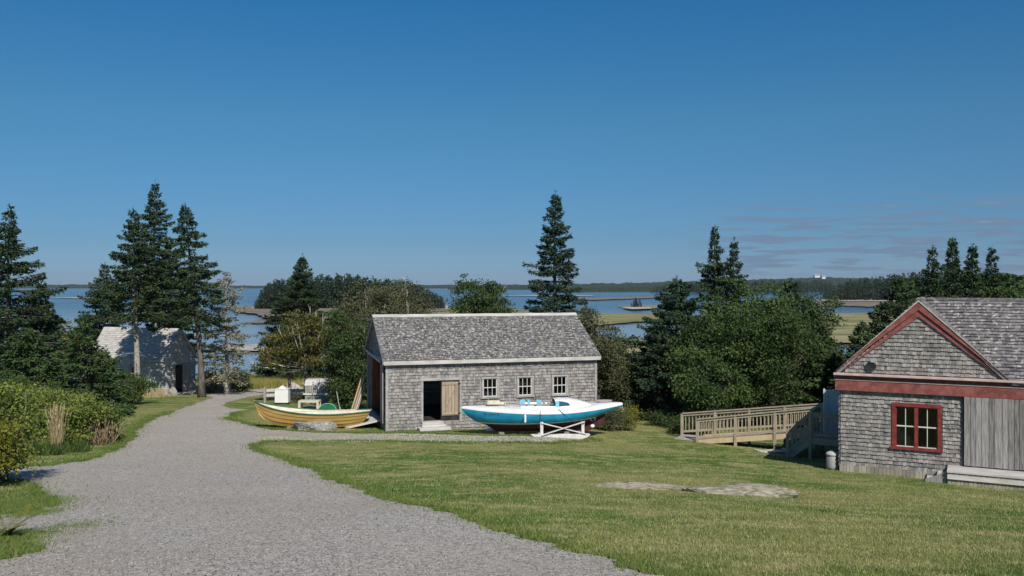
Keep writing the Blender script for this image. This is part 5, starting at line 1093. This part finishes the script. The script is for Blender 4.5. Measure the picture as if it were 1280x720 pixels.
spruce('spruce_tree', 'small shaded spruce low behind the panel door', 1045, 440, 43, 1.9, base=.0, seed=36, group=G3, power=.65)
broadleaf('maple_tree', 'largest bright leafy tree in the middle of the right-hand grove', 922, 347, 43, egg(Htop(922, 347, 43), 3.1, .0, 37, 14), 37, M_leafm, n=46000, leaf=.11, clump=.48)
broadleaf('maple_tree', 'lower bright leafy tree at the left front of the grove behind the ramp', 884, 428, 40.3, egg(Htop(884, 428, 40.3), 1.7, .0, 38, 8), 38, M_leafm, n=17000, leaf=.105)
broadleaf('maple_tree', 'lower leafy tree at the right front of the grove behind the ramp', 966, 378, 42, egg(Htop(966, 378, 42), 2.5, .0, 39, 9), 39, M_leafd, n=22000, leaf=.11)
broadleaf('maple_tree', 'shaded leafy tree between the grove and the house corner', 1030, 425, 45.5, egg(Htop(1030, 425, 45.5), 1.9, .0, 40, 6), 40, M_leafd, n=12000, leaf=.11)
spruce('spruce_tree', 'broad dark spruce beside the left slope of the red gable', 1122, 345, 44, 2.9, base=.0, seed=41, power=.68, group=G4)
spruce('spruce_tree', 'low spruce below the left slope of the red gable', 1076, 402, 41, 2.0, base=.0, seed=42, power=.65, group=G4)
spruce('spruce_tree', 'first pointed spruce from the left above the house roof', 1165, 306, 48, 2.1, base=.05, seed=43, irregular=.3, group=G4)
spruce('spruce_tree', 'second pointed spruce above the house roof, the tallest of the row', 1190, 297, 50, 2.2, base=.05, seed=44, irregular=.3, group=G4)
spruce('spruce_tree', 'third pointed spruce from the left above the house roof', 1215, 306, 47, 2.0, base=.05, seed=45, irregular=.3, group=G4)
spruce('spruce_tree', 'rightmost pointed spruce above the house roof', 1239, 308, 49, 2.1, base=.05, seed=46, irregular=.35, group=G4)
broadleaf('maple_tree', 'rounded green tree cut by the right edge above the roof', 1272, 342, 47, egg(Htop(1272, 342, 47), 2.6, .1, 47, 7), 47, M_leaf, n=14000, leaf=.12)

# ---------------------------------------------------------------- shrubs and grasses
def shrub(label, px, topy, d, Rm, seed, m=M_rose, n=9000, leaf=.08, name='rose_bush', group=None, H=None, clump=.34, cat='bush', loc=None):
    if loc: Hh = H
    else: Hh = H or Htop(px, topy, d)
    return broadleaf(name, label, px, topy, d, egg(Hh, Rm, .0, seed, 8), seed, m, n=n, leaf=leaf, clump=clump, base_r=.035, group=group, cat=cat, fork=.2, bark=M_bark, loc=loc)
GH = 'rose hedge along the left side of the path'
shrub('tall end of the rose hedge at the left edge of the photo', 8, 490, 29.5, 1.5, 61, n=14000, group=GH)
shrub('second rose bush of the hedge, behind the pale dry stalks', 48, 490, 30, 1.45, 62, n=14000, group=GH)
shrub('third rose bush of the hedge, rounded and green', 86, 494, 30.5, 1.2, 63, n=12000, group=GH)
shrub('last low rose bush at the path end of the hedge', 116, 508, 31.5, .85, 64, n=7000, group=GH, m=M_leaf)
shrub('rear rose bush filling the back of the hedge', 30, 486, 33, 1.8, 65, n=12000, group=GH)
shrub('rear rose bush of the hedge further along', 92, 492, 34, 1.3, 66, n=8000, group=GH)
shrub('bright green low bush in front of the left spruces', 30, 466, 36, 1.7, 67, m=M_leaf, n=10000, name='bayberry_bush')
shrub('low dark green bush against the left wall of the small shed', 160, 466, 50, 1.5, 68, m=M_leaf, n=9000, leaf=.09, name='bayberry_bush')
shrub('low green bush left of the one by the small shed wall', 130, 470, 45, 1.4, 69, m=M_leaf, n=8000, leaf=.09, name='bayberry_bush')
shrub('small dark bush beside the post of the plank screen', 298, 464, 64, .9, 70, m=M_leafd, n=4000, leaf=.09, name='bayberry_bush')
shrub('dark creeper-like bush against the plank screen', 262, 458, 61.8, .65, 71, m=M_leafd, n=1500, leaf=.09, name='bayberry_bush')
shrub('low green bush behind the green dinghy end', 432, 486, 47, .8, 72, m=M_leaf, n=4000, leaf=.08, name='bayberry_bush')
shrub('tiny dark bush right of the white box', 375, 492, 52, .45, 73, m=M_leafg, n=1600, leaf=.07, name='bayberry_bush')
shrub('weedy bush under the stern of the blue sailboat', 762, 512, 37.5, .62, 74, m=M_leafg, n=4500, leaf=.06, name='weed_clump')
shrub('weedy bush right of the sailboat stern by the boulder', 783, 506, 38.2, .55, 75, m=M_leafy, n=3000, leaf=.06, name='weed_clump')
shrub('low dark bush at the left foot of the ramp', 868, 520, 37.5, 1.0, 76, m=M_leafd, n=6000, leaf=.08, name='bayberry_bush')
shrub('low dark bush in the shade left of the ramp', 836, 515, 40.5, 1.2, 77, m=M_leafd, n=6000, leaf=.08, name='bayberry_bush')
shrub('low yellowing brush at the edge of the far grass right of the boat', 800, 492, 50, 1.1, 78, m=M_leafy, n=3500, leaf=.07, name='bayberry_bush')
shrub('low brush beside the far path, left of the grove', 822, 497, 52, 1.0, 79, m=M_leafd, n=3500, leaf=.08, name='bayberry_bush')
b1 = (-11.15, 17.9); shrub('yellow-leaved rose bush with a red hip cut by the left edge of the photo', 0, 0, 0, .95, 80, n=12000, leaf=.065, H=1.75, loc=(b1[0], b1[1], gz(*b1)), m=M_leafy)
b1 = (-11.3, 19.4); shrub('tall green rose bush behind the yellow-leaved one at the left edge', 0, 0, 0, .95, 81, n=12000, leaf=.065, H=2.3, loc=(b1[0], b1[1], gz(*b1)))
hp_ = MB(); rr_ = random.Random(1); bb = bpy.data.objects['rose_bush.006'] if 'rose_bush.006' in bpy.data.objects else None
def tuft(name, label, x, y, n, h, r, m, seed, wd=.012, cat='grass clump', spread=.35, seedhead=None, group=None):
    rnd = np.random.RandomState(seed); P = np.zeros((n, 3)); a = rnd.uniform(0, 6.28, n); q = r * np.sqrt(rnd.rand(n)); P[:, 0] = np.cos(a) * q; P[:, 1] = np.sin(a) * q; P[:, 2] = -.03
    D = rnd.normal(0, spread, (n, 3)); D[:, 2] = 1; D /= np.linalg.norm(D, axis=1, keepdims=True); hh = h * rnd.uniform(.55, 1.1, n); Q = [leaves(P, D, hh, wd, rnd)]
    if seedhead:
        top = P + D * hh[:, None] * .82; Q.append(leaves(top, D + rnd.normal(0, .12, D.shape), hh * .22, seedhead, rnd))
    o = quads_obj(name, np.concatenate(Q), m); o.location = (x, y, gz(x, y)); tag(o, label, cat, group); return o
x, y, z = W(70, 28.3); tuft('dry_stalks', 'tall clump of pale dry stalks in front of the rose hedge', x, y, 130, 1.5, .17, M_dry, 1, .014, spread=.075, seedhead=.035)
x, y, z = W(44, 28.1); tuft('dry_stalks', 'thin dry stalks leaning left of the tall pale clump', x, y, 14, .8, .2, M_dry, 2, .02, spread=.2)
for i, (px, d, lb) in enumerate(((96, 28.3, 'green iris-like tuft at the foot of the hedge, right one'), (40, 27.6, 'green iris-like tuft at the foot of the hedge, left one'), (60, 27.5, 'green grassy tuft right under the pale stalks'))):
    x, y, z = W(px, d); tuft('green_tuft', lb, x, y, 260, .5, .4, M_leaf, 10 + i, .03, spread=.5, group='green tufts under the hedge')
x, y, z = W(124, 30.5); tuft('dry_weed', 'reddish-brown dry weeds at the right end of the hedge', x, y, 110, .9, .5, mat('brown_weed', (.20, .13, .08), (.36, .27, .17), island=.7), 4, .02, spread=.35, seedhead=.05)
x, y = -6.35, 10.9; t_ = thing('fern', 'bright green fern fronds poking in at the lower left corner', 'fern', (x, y, gz(x, y))); rnd = np.random.RandomState(3); Q = []
for i in range(16):
    a = rnd.uniform(0, 6.28); Lf = rnd.uniform(.35, .6); dv = np.array([math.cos(a), math.sin(a), 0]); sd_ = np.array([-dv[1], dv[0], 0]); n = 26; s = np.linspace(.08, 1, n)[:, None]
    P = dv * Lf * s + np.array([0, 0, 1]) * (Lf * .95 * s - .45 * Lf * s ** 2)
    for g_ in (-1, 1): Q.append(leaves(P, dv * .5 + sd_ * g_ + 0 * P, (.11 * (1.05 - s[:, 0])) + .015, .025, rnd, flat=.2))
quads_obj('frond', np.concatenate(Q), M_leafy, t_)
x, y = -6.75, 11.2
# scattered grass, many thousand blades: stuff
rng_ = np.random.RandomState(11)
def field(name, label, n, dmin, dmax, pxa, pxb, h, wd, m, power=1.0, mask=None, keep=None, sink=.0, lean=.45, nclump=0, kk=None):
    u = rng_.rand(n); d = dmin * (dmax / dmin) ** u if power == 1.0 else dmin + (dmax - dmin) * u
    tx = (pxa + (pxb - pxa) * rng_.rand(n) - 640) / F; x = tx * d; y = d
    k = np.ones(n, bool)
    if mask is not None: k &= ~inside(mask, x, y)
    if keep is not None: k &= inside(keep, x, y)
    x, y, d = x[k], y[k], d[k]; n = len(x)
    hh = h * rng_.uniform(.5, 1.2, n); D = rng_.normal(0, lean, (n, 3)); D[:, 2] = 1; D /= np.linalg.norm(D, axis=1, keepdims=True)
    w_ = wd * (1 + d / 14.0); z = ground(x, y) - sink; P = np.stack([x, y, z], 1); a = rng_.uniform(0, 6.28, n); s = np.stack([np.cos(a), np.sin(a), 0 * a], 1) * (w_ * .5)[:, None]
    T = np.stack([P - s, P + s, P + D * hh[:, None]], 1)
    o = quads_obj(name, T, m); tag(o, label, 'grass', kind='stuff'); return o
field('lawn_grass', 'short mown green and straw-coloured grass covering the lawn', 520000, 6.0, 46, -60, 1340, .046, .0042, M_blade, mask=PATH)
# weeds and longer grass along the gravel's edge
ed = np.array([p for p in path_out if 6 < p[1] < 45 and abs(p[0]) < p[1] * .62 + 1]); ne = 80000; q = ed[rng_.randint(0, len(ed), ne)] + rng_.normal(0, .10, (ne, 2)) + rng_.normal(0, .28, (ne, 2)) * (rng_.rand(ne, 1) < .5)
kk = ~inside(PATH, q[:, 0], q[:, 1]) | (rng_.rand(ne) < .10); q = q[kk]; ne = len(q); zz_ = ground(q[:, 0], q[:, 1]); P = np.stack([q[:, 0], q[:, 1], zz_], 1); D = rng_.normal(0, .5, (ne, 3)); D[:, 2] = 1; a = rng_.uniform(0, 6.28, ne); s = np.stack([np.cos(a), np.sin(a), 0 * a], 1) * (.0045 * (1 + q[:, 1] / 14))[:, None]
T = np.stack([P - s, P + s, P + D * (.075 * rng_.uniform(.4, 1.3, ne))[:, None]], 1); tag(quads_obj('edge_weeds', T, M_verge), 'ragged weeds and clover along the edge of the gravel', 'weeds', kind='stuff')
# patches of creeping grass inside the gravel at the left
gp = []
for (cx_, cy_, rx, ry, n) in ((-8.6, 15.0, .9, 1.0, 9000), (-7.4, 13.6, .4, .7, 1500), (-6.3, 10.9, .5, .8, 4000), (-5.7, 10.0, .3, .6, 1800), (-8.6, 12.6, .8, .5, 900), (-6.0, 12.2, .5, .7, 700)):
    r_ = rng_.normal(0, .5, (n, 2)) * np.array([rx, ry]) + np.array([cx_, cy_]); r_[:, 1] += .0; gp.append(r_)
q = np.concatenate(gp); ne = len(q); zz_ = ground(q[:, 0], q[:, 1]); P = np.stack([q[:, 0], q[:, 1], zz_], 1); D = rng_.normal(0, .6, (ne, 3)); D[:, 2] = .8; a = rng_.uniform(0, 6.28, ne); s = np.stack([np.cos(a), np.sin(a), 0 * a], 1) * .008
T = np.stack([P - s, P + s, P + D * (.06 * rng_.uniform(.4, 1.3, ne))[:, None]], 1); tag(quads_obj('creeping_grass', T, M_verge), 'thin patches of grass creeping into the gravel at lower left', 'grass', kind='stuff')
# gravel track in front of the boat shed keeps grass growing through it
trk = np.array([hit(*p) for p in ((320, 546), (480, 544.5), (640, 546.5), (740, 549.5), (738, 552), (640, 553), (480, 551), (330, 551.5))])
field('track_grass', 'grass growing through the pale gravel track before the boat shed', 70000, 31, 37, 320, 745, .05, .006, M_blade, keep=trk)
kp = np.array([hit(*p) for p in ((96, 500), (205, 497), (205, 489.5), (100, 491))])
field('dry_meadow_grass', 'band of tall dry straw grass before the small shed', 26000, 40, 62, 90, 210, .55, .006, M_dry, keep=kp, lean=.22)
kp = np.array([hit(*p) for p in ((262, 486), (300, 487.5), (430, 487), (430, 474), (300, 472), (262, 472))])
field('marsh_grass', 'yellow-green marsh grass on the bank by the water', 60000, 64, 108, 255, 440, .7, .010, M_marsh, keep=kp, lean=.2)
# loose stones on the gravel
n = 60000; d = 5.5 * (30 / 5.5) ** (rng_.rand(n) ** 1.15); tx = (rng_.uniform(-60, 900, n) - 640) / F; x = tx * d; k = inside(PATH, x, d); x, d = x[k], d[k]; n = len(x)
r_ = rng_.uniform(.004, .011, n) * (1 + d / 40); z = ground(x, d) + .014; V = np.array([[1, 0, 0], [-.5, .87, 0], [-.5, -.87, 0], [.1, 0, .8]])
P = np.stack([x, d, z], 1)[:, None, :] + (V[None] + rng_.normal(0, .22, (n, 4, 3))) * r_[:, None, None]
th = rng_.uniform(0, 6.28, n)
i4 = np.arange(n)[:, None] * 4; fc = np.concatenate([i4 + np.array([[0, 1, 3]]), i4 + np.array([[1, 2, 3]]), i4 + np.array([[2, 0, 3]])])
o = mesh_np('loose_gravel', P.reshape(-1, 3), fc, mat('pebble', (.06, .055, .05), (.46, .44, .41), island=.95), nper=3); tag(o, 'loose pebbles strewn over the gravel path', 'gravel', kind='stuff')
# fist-sized stones along the track before the shed
n = 420; k = 0; Pq = []
rr_ = np.random.RandomState(77)
tk = np.array([hit(*p) for p in ((320, 546.5), (480, 544), (640, 546), (740, 549.5), (738, 552), (640, 553.5), (480, 552), (330, 552))])
n = 16000; x = rr_.uniform(-10.5, 4, n); y = rr_.uniform(31.5, 36, n); k = inside(tk, x, y); x, y = x[k], y[k]; n = len(x); r_ = rr_.uniform(.015, .05, n)
P = np.stack([x, y, ground(x, y) + .012], 1)[:, None, :] + (V[None] + rr_.normal(0, .2, (n, 4, 3))) * np.array([1, 1, .55]) * r_[:, None, None]
i4 = np.arange(n)[:, None] * 4; fc = np.concatenate([i4 + np.array([[0, 1, 3]]), i4 + np.array([[1, 2, 3]]), i4 + np.array([[2, 0, 3]])])
o = mesh_np('track_stones', P.reshape(-1, 3), fc, mat('pale_stone', (.34, .32, .30), (.64, .62, .58), island=.95), nper=3); tag(o, 'pale small stones along the track before the boat shed', 'gravel', kind='stuff')

# ---------------------------------------------------------------- air
hz = MB().box(-6100, 6100, -150, 8100, -18, 100).build('haze', None or M_white); hz.data.materials.clear()
hm = bpy.data.materials.new('haze'); hm.use_nodes = True; n = hm.node_tree.nodes; n.remove(n['Principled BSDF']); pv = n.new('ShaderNodeVolumePrincipled')
pv.inputs['Color'].default_value = (.80, .88, 1.0, 1); pv.inputs['Density'].default_value = 0.00006; pv.inputs['Anisotropy'].default_value = .2
hm.node_tree.links.new(pv.outputs[0], n['Material Output'].inputs['Volume']); hz.data.materials.append(hm); tag(hz, 'thin blue sea air over the bay', 'haze', kind='stuff')
